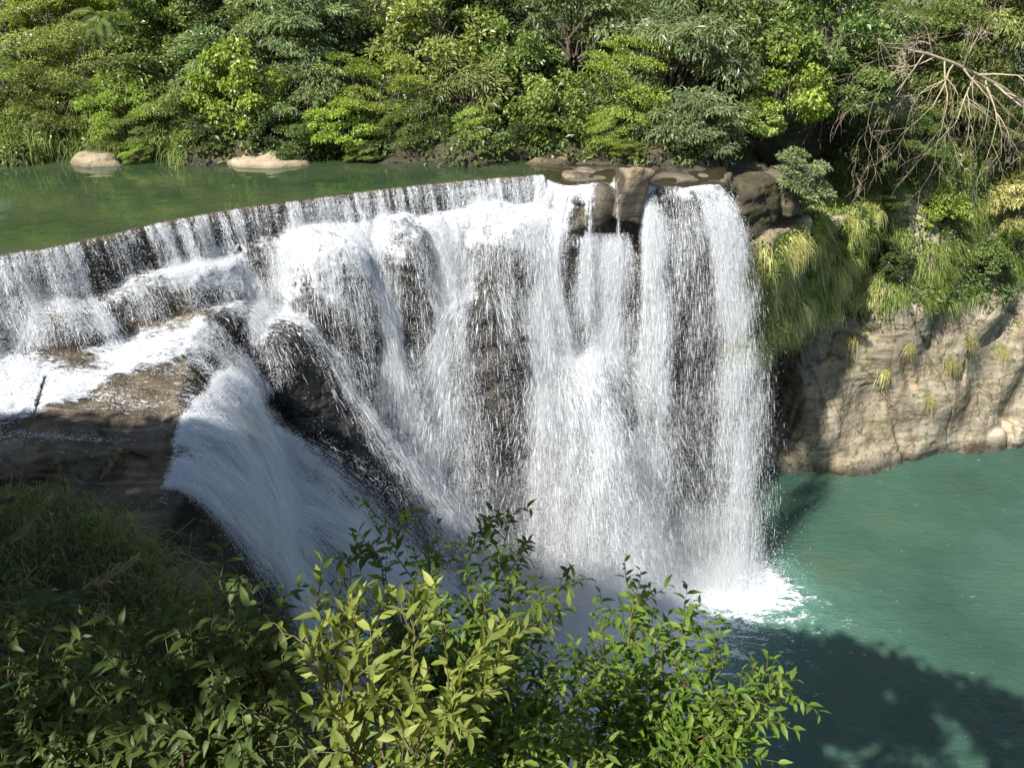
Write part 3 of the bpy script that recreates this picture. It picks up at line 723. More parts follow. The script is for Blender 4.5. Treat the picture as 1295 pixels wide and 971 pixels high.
hb = t.math('ADD', t.math('MULTIPLY', n1, 1.0), t.math('ADD', t.math('MULTIPLY', n2, .35), t.math('MULTIPLY', t.noise(22, 3, .6, fv), .10)))
n = t.bump(hb, .8, .16)
M_POOL = t.surf(t.principled(Base_Color=col, Roughness=t.maprange(fa, 0, 1, .10, .8), IOR=1.33, Normal=n, Specular_IOR_Level=.45))
tag(obj('pool', me, M_POOL), kind='structure')
# ------------------------------------------------------------------ the waterfall
wf = empty('waterfall', (-1, 30, -20), 'broad white waterfall spilling over the curved sill into the green pool', 'waterfall')
def wchild(name, me, mat, parent, kind=None):
    o = obj(name, me, mat, parent); o.matrix_parent_inverse = Matrix.Translation(-wf.location)
    return tag(o, kind=kind)
slow = np.linalg.norm(VV, axis=1); free = np.clip(CC/.5, 0, 1)
flatL = (PP[:, 0] < -9.3) & (PP[:, 2] > -4.6) & (PP[:, 2] < -2.6)
wgt = np.clip(slow/3, .15, 1)*np.where(flatL, .22, 1)*(1-.97*lee(PP))*(1-.9*calm(PP))*np.where(EX > 4.6, 1.35, 1)*np.where((PP[:, 2] > -1.2) & (EX < 1.2), .55, 1)
wgt = wgt*np.where(EX > 1.3, np.clip(.2+.8*(-.35-PP[:, 2])/1.2, .15, 1), 1)
wgt = wgt*np.where(slow < .5, .1, 1)*np.clip(.35+1.5*(noise(PP[:, 0]*1.3, PP[:, 1]*1.3, PP[:, 2]*.35)+.35), .15, 2)
GR = [('cascade', EX < -9.9), ('water_curtain', (EX >= -9.9) & (EX < 4.7)), ('plunge_stream', (EX >= 4.7) & (EX < 6.5)), ('plunge_stream', EX >= 6.5)]
def pick(mask, n, pw):
    c = np.cumsum(np.where(mask, pw, 0).astype(np.float64)); return np.searchsorted(c, RNG.rand(n)*c[-1])
NS, ND = 205000, 3300000
tot = wgt.sum()
M_SKIN = skin_material()
for nm, mk in GR:
    fr = wgt[mk].sum()/tot
    V, F = strand_mesh(pick(mk, int(NS*fr), wgt))
    part = wchild(nm, mesh_from(nm, V, F, False), M_FOAM, wf)
    P, R = drop_cloud(pick(mk, int(ND*fr), wgt*(.5+free)))
    d = drops('water_drops', P, R, M_FOAM, part); tag(d, kind='stuff'); d.matrix_parent_inverse = Matrix.Identity(4)
wchild('water_skin', skin_mesh(), M_SKIN, wf)
# boiling foam and flying spray where the water lands
n = 650000
lp = LAND[RNG.randint(0, len(LAND), n)]
hgt = RNG.exponential(.55, n)*np.clip(.4+.5*noise(lp[:, 0]*.8, lp[:, 1]*.8, lp[:, 0]*0)+.4, .2, 2)
P = np.stack([lp[:, 0]+RNG.randn(n)*(.3+.45*hgt), lp[:, 1]+RNG.randn(n)*(.3+.45*hgt), -19.9+hgt], 1)
d = drops('spray', P, .006+.013*RNG.rand(n)**3, M_FOAM, wf); d.matrix_parent_inverse = Matrix.Translation(-wf.location); tag(d, kind='stuff')
# mist: soft bodies of thin vapour
def mist(c, r, dens, seed):
    bm = bmesh.new(); bmesh.ops.create_icosphere(bm, subdivisions=4, radius=1)
    for v in bm.verts:
        k = 1+.22*float(noise(v.co.x*1.5+seed, v.co.y*1.5, v.co.z*1.5)); v.co = Vector((v.co.x*r[0]*k, v.co.y*r[1]*k, v.co.z*r[2]*k))+Vector(c)
    me = bpy.data.meshes.new('mist'); bm.to_mesh(me); bm.free()
    t = NT('mist'); pv = t.n('ShaderNodeVolumeScatter'); pv.inputs['Color'].default_value = (.95, .97, 1, 1); pv.inputs['Density'].default_value = dens; pv.inputs['Anisotropy'].default_value = 0
    t.t.links.new(pv.outputs[0], t.out.inputs['Volume'])
    wchild('mist', me, t.m, wf, 'stuff')
mist((8.6, 30.8, -19.2), (3.2, 2.2, 3.8), .13, 1)
mist((11.3, 33.2, -19.3), (2.2, 1.7, 2.6), .08, 2)
mist((1.0, 28.6, -17.0), (5.5, 3.2, 5.0), .03, 3)
mist((1.0, 31.0, -8.5), (1.7, 1.0, 4.5), .09, 4)
mist((-5.0, 27.0, -14.0), (3.5, 2.2, 4.0), .05, 5)
print('water built', round(time.time()-T0, 1))
# ------------------------------------------------------------------ vegetation
VR = np.random.RandomState(23)
def unit(n): 
    v = VR.randn(n, 3); return v/np.linalg.norm(v, axis=1, keepdims=True)
def leaf_quads(P, D, N, L, W, fold=.25, bend=0.0):
    """leaves: base at P, along D, face normal N; two triangles folded on the midrib"""
    D = D/(np.linalg.norm(D, axis=1, keepdims=True)+1e-9); S = np.cross(D, N); S /= np.linalg.norm(S, axis=1, keepdims=True)+1e-9; U = np.cross(S, D)
    L = L[:, None]; W = W[:, None]
    m = P+D*L*.45
    V = np.stack([P, m+S*W*.5+U*W*fold, P+D*L-U*L*bend, m-S*W*.5+U*W*fold], 1).astype(f32)
    i = 4*np.arange(len(P), dtype=np.int32)[:, None]
    F = np.concatenate([i+np.array([[0, 1, 2]]), i+np.array([[0, 2, 3]])], 1).reshape(-1, 3)
    return V.reshape(-1, 3), F
def leaf_mesh(name, parts):
    V = []; F = []; T = []; o = 0
    for v, f, t in parts: V.append(v); F.append(f+o); T.append(t); o += len(v)
    me = mesh_from(name, np.concatenate(V), np.concatenate(F), False); add_attr(me, 'tint', np.concatenate(T)); return me
def leaf_material(name, dark, mid, light, trans=.40, gloss=.5):
    t = NT(name); tn = t.attr('tint')
    oi = t.n('ShaderNodeObjectInfo').outputs['Random']
    c = t.ramp(tn, [(0, dark), (.5, mid), (1, light)])
    hs = t.n('ShaderNodeHueSaturation'); t.set(hs.inputs['Color'], c); t.set(hs.inputs['Value'], t.maprange(oi, 0, 1, .85, 1.15)); t.set(hs.inputs['Hue'], t.maprange(oi, 0, 1, .49, .51))
    pr = t.principled(Base_Color=hs.outputs[0], Roughness=.38, Specular_IOR_Level=gloss)
    tr = t.n('ShaderNodeBsdfTranslucent'); t.set(tr.inputs[0], t.mix(1, hs.outputs[0], (1.25, 1.2, .55), 'MULTIPLY'))
    m = t.n('ShaderNodeMixShader'); m.inputs[0].default_value = trans; t.set(m.inputs[1], pr); t.set(m.inputs[2], tr.outputs[0])
    return t.surf(m.outputs[0])
LM = {'olive': leaf_material('leaf_olive', (0.073, 0.101, 0.026), (0.176, 0.220, 0.061), (0.341, 0.380, 0.121)),
      'deep': leaf_material('leaf_deep', (0.043, 0.079, 0.021), (0.122, 0.183, 0.048), (0.243, 0.315, 0.086)),
      'grey': leaf_material('leaf_grey', (0.083, 0.116, 0.053), (0.182, 0.248, 0.108), (0.330, 0.407, 0.187)),
      'lime': leaf_material('leaf_lime', (0.100, 0.157, 0.024), (0.243, 0.336, 0.052), (0.429, 0.515, 0.108)),
      'yellow': leaf_material('leaf_yellow', (0.094, 0.138, 0.026), (0.231, 0.297, 0.068), (0.418, 0.484, 0.154)),
      'dark': leaf_material('leaf_dark', (0.029, 0.048, 0.015), (0.072, 0.108, 0.032), (0.143, 0.194, 0.057)),
      'straw': leaf_material('leaf_straw', (0.200, 0.200, 0.057), (0.429, 0.415, 0.143), (0.620, 0.620, 0.286), .35)}
def bark_material(name, a, b):
    t = NT(name); n = t.noise(6, 6, .65, t.coord('Object', (1, 1, .3)))
    return t.surf(t.principled(Base_Color=t.ramp(n, [(.3, a), (.7, b)]), Roughness=.9, Normal=t.bump(n, .6, .03)))
M_BARK = bark_material('bark', (.05, .038, .026), (.15, .12, .085))
M_DEADWOOD = bark_material('dead_wood', (.22, .175, .115), (.46, .385, .27))
M_STEM = bark_material('pale_bark', (.12, .10, .07), (.30, .26, .19))
M_TWIG = bark_material('twig', (.06, .05, .02), (.17, .14, .06))
def tube(path, radii, sides=6):
    path = np.asarray(path, f32); n = len(path); tg = np.gradient(path, axis=0); tg /= np.linalg.norm(tg, axis=1, keepdims=True)+1e-9
    ref = np.where(np.abs(tg[:, 2:3]) > .9, np.array([[1., 0, 0]]), np.array([[0, 0, 1.]])); a = np.cross(tg, ref); a /= np.linalg.norm(a, axis=1, keepdims=True)+1e-9; b = np.cross(tg, a)
    th = np.arange(sides)*2*np.pi/sides; r = np.asarray(radii, f32)[:, None, None]
    V = path[:, None]+r*(a[:, None]*np.cos(th)[None, :, None]+b[:, None]*np.sin(th)[None, :, None])
    i = np.arange(n*sides).reshape(n, sides); j = np.roll(i, -1, 1)
    F = np.stack([i[:-1], j[:-1], j[1:], i[1:]], -1).reshape(-1, 4)
    return V.reshape(-1, 3).astype(f32), F
def join_quads(name, L):
    V = []; F = []; o = 0
    for v, f in L: V.append(v); F.append(f+o); o += len(v)
    return mesh_from(name, np.concatenate(V), np.concatenate(F))
def curve_pts(a, b, sag, n=7, wob=.05):
    a = np.array(a, f32); b = np.array(b, f32); t = np.linspace(0, 1, n)[:, None]; L = np.linalg.norm(b-a)
    p = a+(b-a)*t; p[:, 2] += sag*L*4*(t*(1-t))[:, 0]
    p[1:-1] += VR.randn(n-2, 3)*wob*L*.3
    return p
def crown(style, seed):
    """a crown of radius about 2 m round the origin: boughs of leaves with gaps, and the limbs that carry them"""
    VR.seed(seed)
    st = dict(broad=(26, 190, .20, .105, .55), fine=(34, 300, .105, .045, .5), droop=(30, 200, .24, .062, .55), vine=(40, 150, .17, .13, .42), layer=(30, 210, .13, .05, .6))[style]
    nl, per, LL, WW, lr = st
    d = unit(nl*3); d = d[d[:, 2] > -.55][:nl]; nl = len(d)
    C = d*(.45+.55*VR.rand(nl, 1)**.6)*np.array([2.0, 2.0, 1.75])
    if style == 'layer': C[:, 2] = np.round(C[:, 2]/.6)*.6+.25*VR.randn(nl)
    limbs = [(c*.15+np.array([0, 0, -.9]), c*.95) for c in C]
    parts = []
    for c in C:
        m = int(per*(.7+.6*VR.rand())); r = lr*(.75+.6*VR.rand())
        u = unit(m); u[:, 2] = np.abs(u[:, 2])*.9-.18 if style != 'vine' else u[:, 2]
        rad = r*(.45+.6*VR.rand(m, 1)**.6)
        sc = np.array([1.15, 1.15, .62]) if style != 'layer' else np.array([1.3, 1.3, .42])
        P = c+u*rad*sc
        out = c/np.linalg.norm(c)
        D = u*.8+out*.35+VR.randn(m, 3)*.55; D[:, 2] -= {'droop': .95, 'vine': .6}.get(style, .25)
        N = u*.5+out*.25+VR.randn(m, 3)*.42+np.array([0, 0, .75])
        v, f = leaf_quads(P, D, N, LL*(.7+.6*VR.rand(m)), WW*(.75+.5*VR.rand(m)), .2, .1)
        t = np.clip(.5+.16*VR.randn()+.17*VR.randn(m)+.18*(u[:, 2]), 0, 1)
        parts.append((v, f, np.repeat(t, 4)))
    me = leaf_mesh('crown', parts)
    L = []
    for a, b in limbs: L.append(tube(curve_pts(a, b, .06, 5, .25), [.05, .04, .03, .02, .008], 4))
    return me, join_quads('limbs', L)
CROWNS = {s: [crown(s, 40+7*k+i) for i in range(2 if s != 'broad' else 3)] for k, s in enumerate(('broad', 'fine', 'droop', 'vine', 'layer'))}
tr_path = np.array([[0, 0, 0], [.02, .01, .25], [-.03, .03, .5], [.02, .05, .75], [0, 0, 1.0]], f32)
TRUNK = join_quads('trunk', [tube(tr_path*np.array([1.5, 1.5, 1]), [.15, .12, .11, .09, .06], 8)])
def bank_z(x, y):
    """height of the wooded bank"""
    hb = 36.5+.5*math.sin(x*.6)+.3*math.sin(x*1.5+1)
    return max(.1, .6+(y-hb-.3)/2.3)
tree_n = [0]
def tree(px, py, Y, size, style, tone, label, group='trees and shrubs on the far bank', ground=None, name='tree', flat=1.0, cat='tree'):
    c = at_y(px, py, Y); k = size/2.0*1.22
    gz = bank_z(c.x, Y) if ground is None else ground
    h = max(.5*k, c.z-gz)
    root = empty(name, (c.x, Y, c.z-h), label, cat, group)
    i = tree_n[0]; tree_n[0] += 1
    cm, lm = CROWNS[style][i % len(CROWNS[style])]
    tr = obj('trunk', TRUNK, M_BARK, root); tr.scale = (k, k, h)
    cr = bpy.data.objects.new('crown', cm); COL.objects.link(cr); cr.parent = root; cr.location = (0, 0, h)
    cr.scale = (k*(.8+.4*random.random()), k*(.85+.3*random.random()), k*flat*(.8+.55*random.random())); cr.rotation_euler = (random.uniform(-.3, .3), random.uniform(-.35, .35), i*2.4)
    for q in range(2 if size > 1.2 else 0):                        # slim side stems that show in the gaps
        a = (random.uniform(-.7, .7)*k, random.uniform(-.5, .2)*k, -.3); b = (random.uniform(-1.4, 1.4)*k, random.uniform(-1.6, -.4)*k, h+random.uniform(-.3, .8)*k)
        obj('stem', join_quads('stem', [tube(curve_pts(a, b, .04, 7, .16), np.linspace(.045, .018, 7), 5)]), M_STEM, root)
    if not cm.materials: cm.materials.append(LM[tone])
    cr.material_slots[0].link = 'OBJECT'; cr.material_slots[0].material = LM[tone]
    li = obj('limbs', lm, M_BARK, cr)
    return root
random.seed(5)
TREES = [
 # left slope
 (18, 12, 46, 2.6, 'fine', 'olive', 'dark olive tree in the top left corner'),
 (85, 20, 45, 2.2, 'broad', 'lime', 'pale large-leaved tree just left of the spiky tree fern'),
 (30, 62, 42, 2.3, 'layer', 'yellow', 'flat-topped yellow-green shrub below the top left corner tree'),
 (95, 88, 40.5, 2.1, 'layer', 'yellow', 'feathery yellow-green shrub below the spiky tree fern'),
 (20, 118, 39.5, 2.0, 'fine', 'yellow', 'sunlit yellow-green bush on the left edge, halfway up the bank'),
 (85, 140, 38.6, 1.7, 'fine', 'olive', 'soft olive bush above the drooping grass on the left bank'),
 (160, 132, 38.8, 1.7, 'fine', 'lime', 'fresh green bush above the pale rounded waterline rock'),
 (15, 168, 37.9, 1.3, 'fine', 'yellow', 'low pale bush on the waterline at the left edge'),
 (190, 48, 43.5, 2.4, 'broad', 'deep', 'glossy dark green tree right of the spiky tree fern'),
 (250, 25, 45, 2.7, 'broad', 'deep', 'tall dark broad-leaved tree at the top, left of the grey-green tree'),
 (205, 100, 40.0, 1.9, 'broad', 'deep', 'leafy mid-green tree hanging above the dark hollow'),
 (160, 175, 37.4, 1.0, 'fine', 'olive', 'small brownish shrub over the rounded pale waterline rock'),
 (172, 196, 36.5, .5, 'fine', 'lime', 'tiny bright bush on the pale rounded rock'),
 (225, 158, 37.6, 1.2, 'droop', 'olive', 'thin olive shrub leaning over the dark hollow'),
 (300, 135, 38.6, 1.9, 'vine', 'lime', 'sunlit yellow-green tree above the long pale slab'),
 (275, 85, 41, 2.0, 'broad', 'grey', 'mid-height grey-green tree behind the sunlit yellow-green tree'),
 (262, 175, 37.3, 1.1, 'droop', 'dark', 'dark drooping shrub between the hollow and the pale slab'),
 (372, 188, 36.9, .9, 'broad', 'deep', 'small green bush at the right end of the long pale slab'),
 (325, 50, 43.5, 2.4, 'fine', 'deep', 'dark tree filling the gap left of the tall grey-green tree'),
 (385, 45, 42, 2.5, 'droop', 'grey', 'tall grey-green tree with drooping boughs, left of centre top'),
 (385, 118, 39.8, 1.9, 'droop', 'grey', 'grey-green drooping tree directly under the tall grey-green one'),
 (345, 165, 38.0, 1.2, 'vine', 'dark', 'vine-hung dark shrub behind the long pale slab'),
 # centre
 (450, 22, 44.5, 2.5, 'fine', 'dark', 'dark tree at the top between grey-green and golden trees'),
 (555, 42, 42.0, 2.3, 'broad', 'yellow', 'golden-green sunlit tree at top centre'),
 (620, 20, 44.5, 2.3, 'vine', 'dark', 'dark creeper-hung tree right of the golden-green tree'),
 (478, 122, 39.2, 1.9, 'fine', 'lime', 'bright green fine-leaved tree on the bank, left of centre'),
 (435, 165, 37.6, 1.2, 'broad', 'lime', 'light green bush at the water left of the bright fine-leaved tree'),
 (462, 196, 36.9, .7, 'droop', 'olive', 'little drooping shrub dipping to the water under bright fine-leaved tree'),
 (585, 118, 39.2, 2.1, 'droop', 'olive', 'tangled olive tree with hanging vines at the centre of the bank'),
 (520, 165, 37.8, 1.3, 'fine', 'deep', 'deep green shrub at the foot of the bank, left of the tangled tree'),
 (610, 178, 37.3, 1.2, 'layer', 'lime', 'fern-like bright shrub leaning over the water below tangled tree'),
 (660, 95, 40.6, 1.9, 'broad', 'deep', 'deep green tree between the tangled tree and the pale-leaved tree'),
 (720, 40, 42.0, 2.1, 'broad', 'grey', 'pale-leaved tree at the top right of centre'),
 (700, 150, 38.2, 1.5, 'vine', 'yellow', 'yellow-green bush reaching toward the right end of the river'),
 (670, 178, 37.4, 1.0, 'fine', 'dark', 'dark low shrub left of the yellow-green bush at the river end'),
 (785, 35, 44.0, 2.3, 'fine', 'deep', 'dark tree at the top above the layered bright tree'),
 (785, 115, 38.8, 1.8, 'layer', 'lime', 'layered bright green tree above the lip boulders'),
 (765, 165, 37.4, 1.1, 'layer', 'lime', 'lower tier of layered bright foliage near the lip boulders'),
 (790, 192, 36.6, .7, 'fine', 'lime', 'round lime-green bush directly behind the lip boulders'),
 # right
 (860, 90, 39.6, 2.3, 'droop', 'grey', 'big grey-green tree above the rightmost streams'),
 (868, 165, 37.2, 1.7, 'droop', 'grey', 'grey-green boughs drooping to the top of the rightmost streams'),
 (900, 25, 43.0, 2.3, 'vine', 'olive', 'olive creeper-draped tree behind the big grey-green tree'),
 (960, 55, 42.0, 2.2, 'vine', 'olive', 'vine-covered tree between big grey-green tree and dark canopy'),
 (985, 115, 40.2, 2.0, 'vine', 'lime', 'curtain of yellow-green creeper over a tree right of the falls'),
 (1050, 40, 42.5, 2.5, 'broad', 'deep', 'dense green canopy left of the bare dead tree'),
 (1065, 110, 41.0, 1.8, 'broad', 'deep', 'green tree under the dense canopy, left of the bare branches'),
 (955, 160, 39.0, 1.2, 'vine', 'yellow', 'narrow hanging creeper in the shade right of the falls'),
]
for a in TREES: tree(*a)
gz = -2.2
WT = [(1008, 228, 36.3, 1.05, 'broad', 'grey', 'small grey-green tree growing from the brown block right of the falls', -2.0),
 (1095, 195, 42.8, 1.4, 'vine', 'dark', 'shaded shrub under the left tips of the bare branches', -3.0),
 (1150, 175, 43.8, 1.7, 'fine', 'deep', 'green shrub behind the lower bare branches', -2.5),
 (1160, 60, 47.0, 2.6, 'fine', 'olive', 'olive tree behind the bare dead tree', 3.0),
 (1250, 30, 47.5, 2.6, 'droop', 'olive', 'brownish-green brush in the top right corner', 3.0),
 (1225, 120, 46.0, 2.2, 'droop', 'olive', 'brushy olive shrub behind the thick bare limbs', 0.0),
 (1285, 165, 45.6, 1.9, 'fine', 'deep', 'dark green shrub at the right edge under the bare limbs', -2.0),
 (1190, 265, 43.2, 1.3, 'vine', 'lime', 'fresh green creeper bush in the middle of the grassy cliff', -6.5),
 (1115, 255, 42.0, 1.2, 'fine', 'deep', 'shaded bush on the cliff just below the bare twigs', -6.0),
 (1275, 255, 44.2, 1.5, 'droop', 'straw', 'pale drooping bamboo-like shrub at the right edge of the cliff', -6.0),
 (1245, 330, 43.3, 1.2, 'vine', 'deep', 'dark creeper patch low on the cliff at the right', -9.0),
 (1130, 330, 41.6, 1.0, 'vine', 'dark', 'dark ivy patch in the grass above the smooth cliff', -8.0),
 (985, 415, 38.2, .55, 'vine', 'lime', 'small bright fern clump above the dark cave mouth', -9.0),
 (1285, 310, 44.0, 1.2, 'fine', 'lime', 'bright green bush low at the right picture edge', -8.5),
 (970, 335, 37.0, .6, 'vine', 'deep', 'small dark green bush beside the pale ledge', -5.0)]
def near_surface(px, py):
    """first hit of the rock along the sight line, found on the solid itself"""
    r = np.array(ray(px, py), f32); t = 20.0
    for _ in range(300):
        p = np.array([0, 0, EYE], f32)+r*t
        d = float(sample(SD, p[None])[0])
        if d < .05: break
        t += max(.05, d*.6)
    e = .3; g = np.array([sample(SD, (p+np.eye(3)[k]*e)[None].astype(f32))[0]-sample(SD, (p-np.eye(3)[k]*e)[None].astype(f32))[0] for k in range(3)])
    return p, g/np.linalg.norm(g)
for k, a in enumerate(WT):
    a = list(a)
    if k >= 7:                                                   # rooted in the cliff face itself
        hp, hn = near_surface(a[0], a[1]); a[2] = float(hp[1])-.25*a[3]; a[7] = float(hp[2])-.4
    tree(*a[:7], group='trees and shrubs on the right cliff', ground=a[7])
# undergrowth: leaves in clumps over the whole bank
vid = np.zeros(len(RV), np.int32); vid[RF.ravel()] = np.repeat(FID, 4)
def leaf_cover(mask, n_clump, per, LL, WW, R, tone, name, up=.4, droop=.4):
    idx = np.nonzero(mask)[0]; idx = idx[VR.randint(0, len(idx), n_clump)]
    parts = []
    C = RV[idx]+RN[idx]*(R*.5)*VR.rand(n_clump, 1)
    P = np.repeat(C, per, 0)+VR.randn(n_clump*per, 3)*R*.55; N0 = np.repeat(RN[idx], per, 0)
    m = len(P); D = N0*.5+VR.randn(m, 3)*.6; D[:, 2] -= droop
    N = N0*.4+VR.randn(m, 3)*.4+np.array([0, 0, up+.4])
    v, f = leaf_quads(P, D, N, LL*(.6+.8*VR.rand(m)), WW*(.7+.6*VR.rand(m)), .2, .1)
    t = np.clip(np.repeat(.45+.2*VR.randn(n_clump), per)+.15*VR.randn(m), 0, 1)
    me = leaf_mesh(name, [(v, f, np.repeat(t, 4))])
    return me
bankm = ((vid == 5) & (RV[:, 2] > .25)) | ((vid == 4) & (RV[:, 2] > 0))
bankm = bankm | ((vid == 4) & (RV[:, 2] > -2.5))
me = leaf_cover(bankm, 4600, 24, .26, .12, .5, 'deep', 'undergrowth')
tag(obj('undergrowth', me, LM['deep']), 'dense green undergrowth carpeting the far bank under the trees', 'undergrowth', kind='stuff')
nw = noise(RV[:, 0]*.35, RV[:, 1]*.35, RV[:, 2]*.4)
wallm = (vid == 4) & (RV[:, 2] > -9.5+2.5*nw) & (RV[:, 2] < .5) & (RN[:, 2] > -.35)
me = leaf_cover(wallm & (nw < .12), 1500, 24, .2, .1, .35, 'deep', 'creeper')
tag(obj('creeper', me, LM['deep']), 'green creeper and ferns clinging to the right cliff', 'creeper', kind='stuff')
# grass
def grass(P, N, per, L, W, droop, spread=.15, out=.6):
    n = len(P)*per; B = np.repeat(P, per, 0)+VR.randn(n, 3)*spread; NN_ = np.repeat(N, per, 0)
    D = NN_*out+VR.randn(n, 3)*.38+np.array([0, 0, .55]); D /= np.linalg.norm(D, axis=1, keepdims=True)
    ln = L*(.55+.7*VR.rand(n))*np.repeat(.55+.8*VR.rand(len(P)), per); seg = 3; S = np.cross(D, np.array([0, 0, 1.])+VR.randn(n, 3)*.3); S /= np.linalg.norm(S, axis=1, keepdims=True)+1e-9
    V = np.empty((n, seg+1, 2, 3), f32)
    for k in range(seg+1):
        t = k/seg; p = B+D*(ln*t)[:, None]*(1-.25*t); p[:, 2] -= droop*ln*t*t
        wd = W*(1-.85*t**1.5)*(.6 if k == 0 else 1)
        V[:, k, 0] = p-S*wd*.5; V[:, k, 1] = p+S*wd*.5
    i = (np.arange(n)*(seg+1)*2)[:, None]; Fs = []
    for k in range(seg): Fs.append(i+np.array([[2*k, 2*k+1, 2*k+3, 2*k+2]]))
    F = np.stack(Fs, 1).reshape(-1, 4).astype(np.int32)
    t = np.clip(.5+np.repeat(.26*VR.randn(len(P)), per)+.16*VR.randn(n), 0, 1)
    return V.reshape(-1, 3), F, np.repeat(t, (seg+1)*2)
def grass_obj(name, G, mat, label, cat='grass'):
    V, F, T = G; me = mesh_from(name, V, F, False); add_attr(me, 'tint', T)
    return tag(obj(name, me, mat), label, cat, kind='stuff')
def pickv(mask, n): i = np.nonzero(mask)[0]; return i[VR.randint(0, len(i), n)]
ledge = ((vid == 4) | (vid == 114)) & (RV[:, 0] > 10.5) & (RV[:, 0] < 20.5) & (RV[:, 2] > -9.2) & (RV[:, 2] < -3.0) & (RN[:, 1] < .3)
i = pickv(ledge & (RV[:, 2] < -3.4) & (noise(RV[:, 0]*1.0, RV[:, 1]*1.0, RV[:, 2]*.8) > -.08), 620)
grass_obj('hanging_grass', grass(RV[i], RN[i], 36, .9, .04, .85, .16, 1.5), LM['straw'], 'pale straw-green silver grass hanging over the ledge right of the falls')
me = leaf_cover(ledge, 420, 24, .17, .085, .3, 'lime', 'ledge_fern', .4, .5)
tag(obj('ledge_fern', me, LM['lime']), 'bright ferns and creeper among the hanging grass right of the falls', 'fern', kind='stuff')
i = pickv(wallm & (nw > -.1) & (RV[:, 0] > 16), 760)
grass_obj('cliff_grass', grass(RV[i], RN[i], 30, .85, .04, .85, .18, 1.4), LM['yellow'], 'drooping olive grass covering the upper right cliff')
tuft = [(1095, 405), (1062, 352), (1120, 425), (1160, 440), (1185, 470), (1205, 440), (1110, 470), (1175, 515), (1230, 425), (1255, 450), (1090, 440), (1140, 395)]
# the wooded slope behind goes on out of sight
hx = np.linspace(-120, 140, 66); hy = np.linspace(49, 150, 34)
def hz(X, Y): return 5.3+np.clip(X-4, 0, 12)*.25+(Y-49)*.6+2.5*noise(X*.05, Y*.05, X*0)+1.2*noise(X*.2, Y*.2, X*0)
V, F = water_grid(hx, hy, hz)
me = mesh_from('hillside', V, F); add_attr(me, 'wet', np.zeros(len(V))); add_attr(me, 'moss', np.ones(len(V)))
tag(obj('hillside', me, M_ROCK_BANK), kind='structure')
print('veg', round(time.time()-T0, 1))
# ------------------------------------------------------------------ single plants of the far side
def thing_mesh_parts(root, name, L, mat): 
    return obj(name, join_quads(name, L), mat, root)
# spiky tree fern, top left
c = at_y(132, 42, 41.5)
root = empty('tree_fern', (c.x, c.y, bank_z(c.x, c.y)), 'spiky grey-green tree fern with arching fronds, top left', 'tree fern')
h = c.z-root.location.z
thing_mesh_parts(root, 'trunk', [tube([(0, 0, 0), (.05, 0, h*.5), (0, 0, h)], [.14, .11, .10], 8)], M_BARK)
VR.seed(3)
fl = 1.75
fp = []
spine = np.array([(0, 0, 0), (.25*fl, 0, .28*fl), (.55*fl, 0, .33*fl), (.82*fl, 0, .12*fl), (1.0*fl, 0, -.22*fl)], f32)
tt = np.linspace(.12, 1, 30); sp = np.stack([np.interp(tt, np.linspace(0, 1, 5), spine[:, k]) for k in range(3)], 1)
for s in (-1, 1):
    n = len(sp); D = np.tile(np.array([.45, s*1.0, -.25]), (n, 1)); N = np.tile(np.array([0, 0, 1.]), (n, 1))
    v, f = leaf_quads(sp, D, N, .42*np.sin(np.pi*np.clip(tt*.92+.06, 0, 1))+.06, np.full(n, .06), .05, .25); fp.append((v, f, np.full(len(v), .6)))
FROND = leaf_mesh('frond', fp); FROND.materials.append(LM['grey'])
for k in range(22):
    fo = bpy.data.objects.new('frond', FROND); COL.objects.link(fo); fo.parent = root; fo.location = (0, 0, h)
    fo.rotation_euler = (VR.randn()*.15, -.35+.9*(k % 3)/2+VR.randn()*.12, k*2.399); s = .85+.3*VR.rand(); fo.scale = (s, s, s)
# bare dead tree leaning out of the right slope
VR.seed(17)
def grow(p, d, L, r, depth, out, parts_idx, gravity):
    n = 5; pts = [np.array(p)]; dd = np.array(d)/np.linalg.norm(d)
    for k in range(n):
        dd = dd+VR.randn(3)*.10+np.array([0, 0, -gravity]); dd /= np.linalg.norm(dd); pts.append(pts[-1]+dd*L/n)
    rr = np.linspace(r, r*.55, n+1)
    out.append(tube(pts, rr, 6 if depth < 2 else 4))
    if depth >= 6: return
    m = 3 if depth < 3 else 2+VR.randint(0, 2)
    for j in range(m):
        k = n if j == 0 else VR.randint(2, n+1)
        ax = VR.randn(3); ax -= dd*(ax@dd); ax /= np.linalg.norm(ax)
        nd = dd*.86+ax*(.28 if j == 0 else .62)
        grow(pts[k], nd, L*(.74+.2*VR.rand())*(.95 if j == 0 else .75), max(rr[k]*.70, .006), depth+1, out, parts_idx, gravity+.012)
base = at_y(1290, 130, 44.5)
root = empty('dead_tree', base, 'bare brown dead tree with fine fanning branches at the upper right', 'tree')
B0 = np.array(base)
tp = [np.array([2.2, 1.6, -1.5]), np.array([.6, .4, -.3])]+[np.array(at_y(px, py, Y))-B0 for px, py, Y in ((1268, 112, 43.2), (1236, 95, 42.2), (1205, 80, 41.4), (1172, 68, 40.8), (1140, 62, 40.4))]
tr_r = np.array([.17, .14, .12, .10, .085, .065, .045])
thing_mesh_parts(root, 'trunk', [tube(tp, tr_r, 8)], M_DEADWOOD)
tpa = np.array(tp)
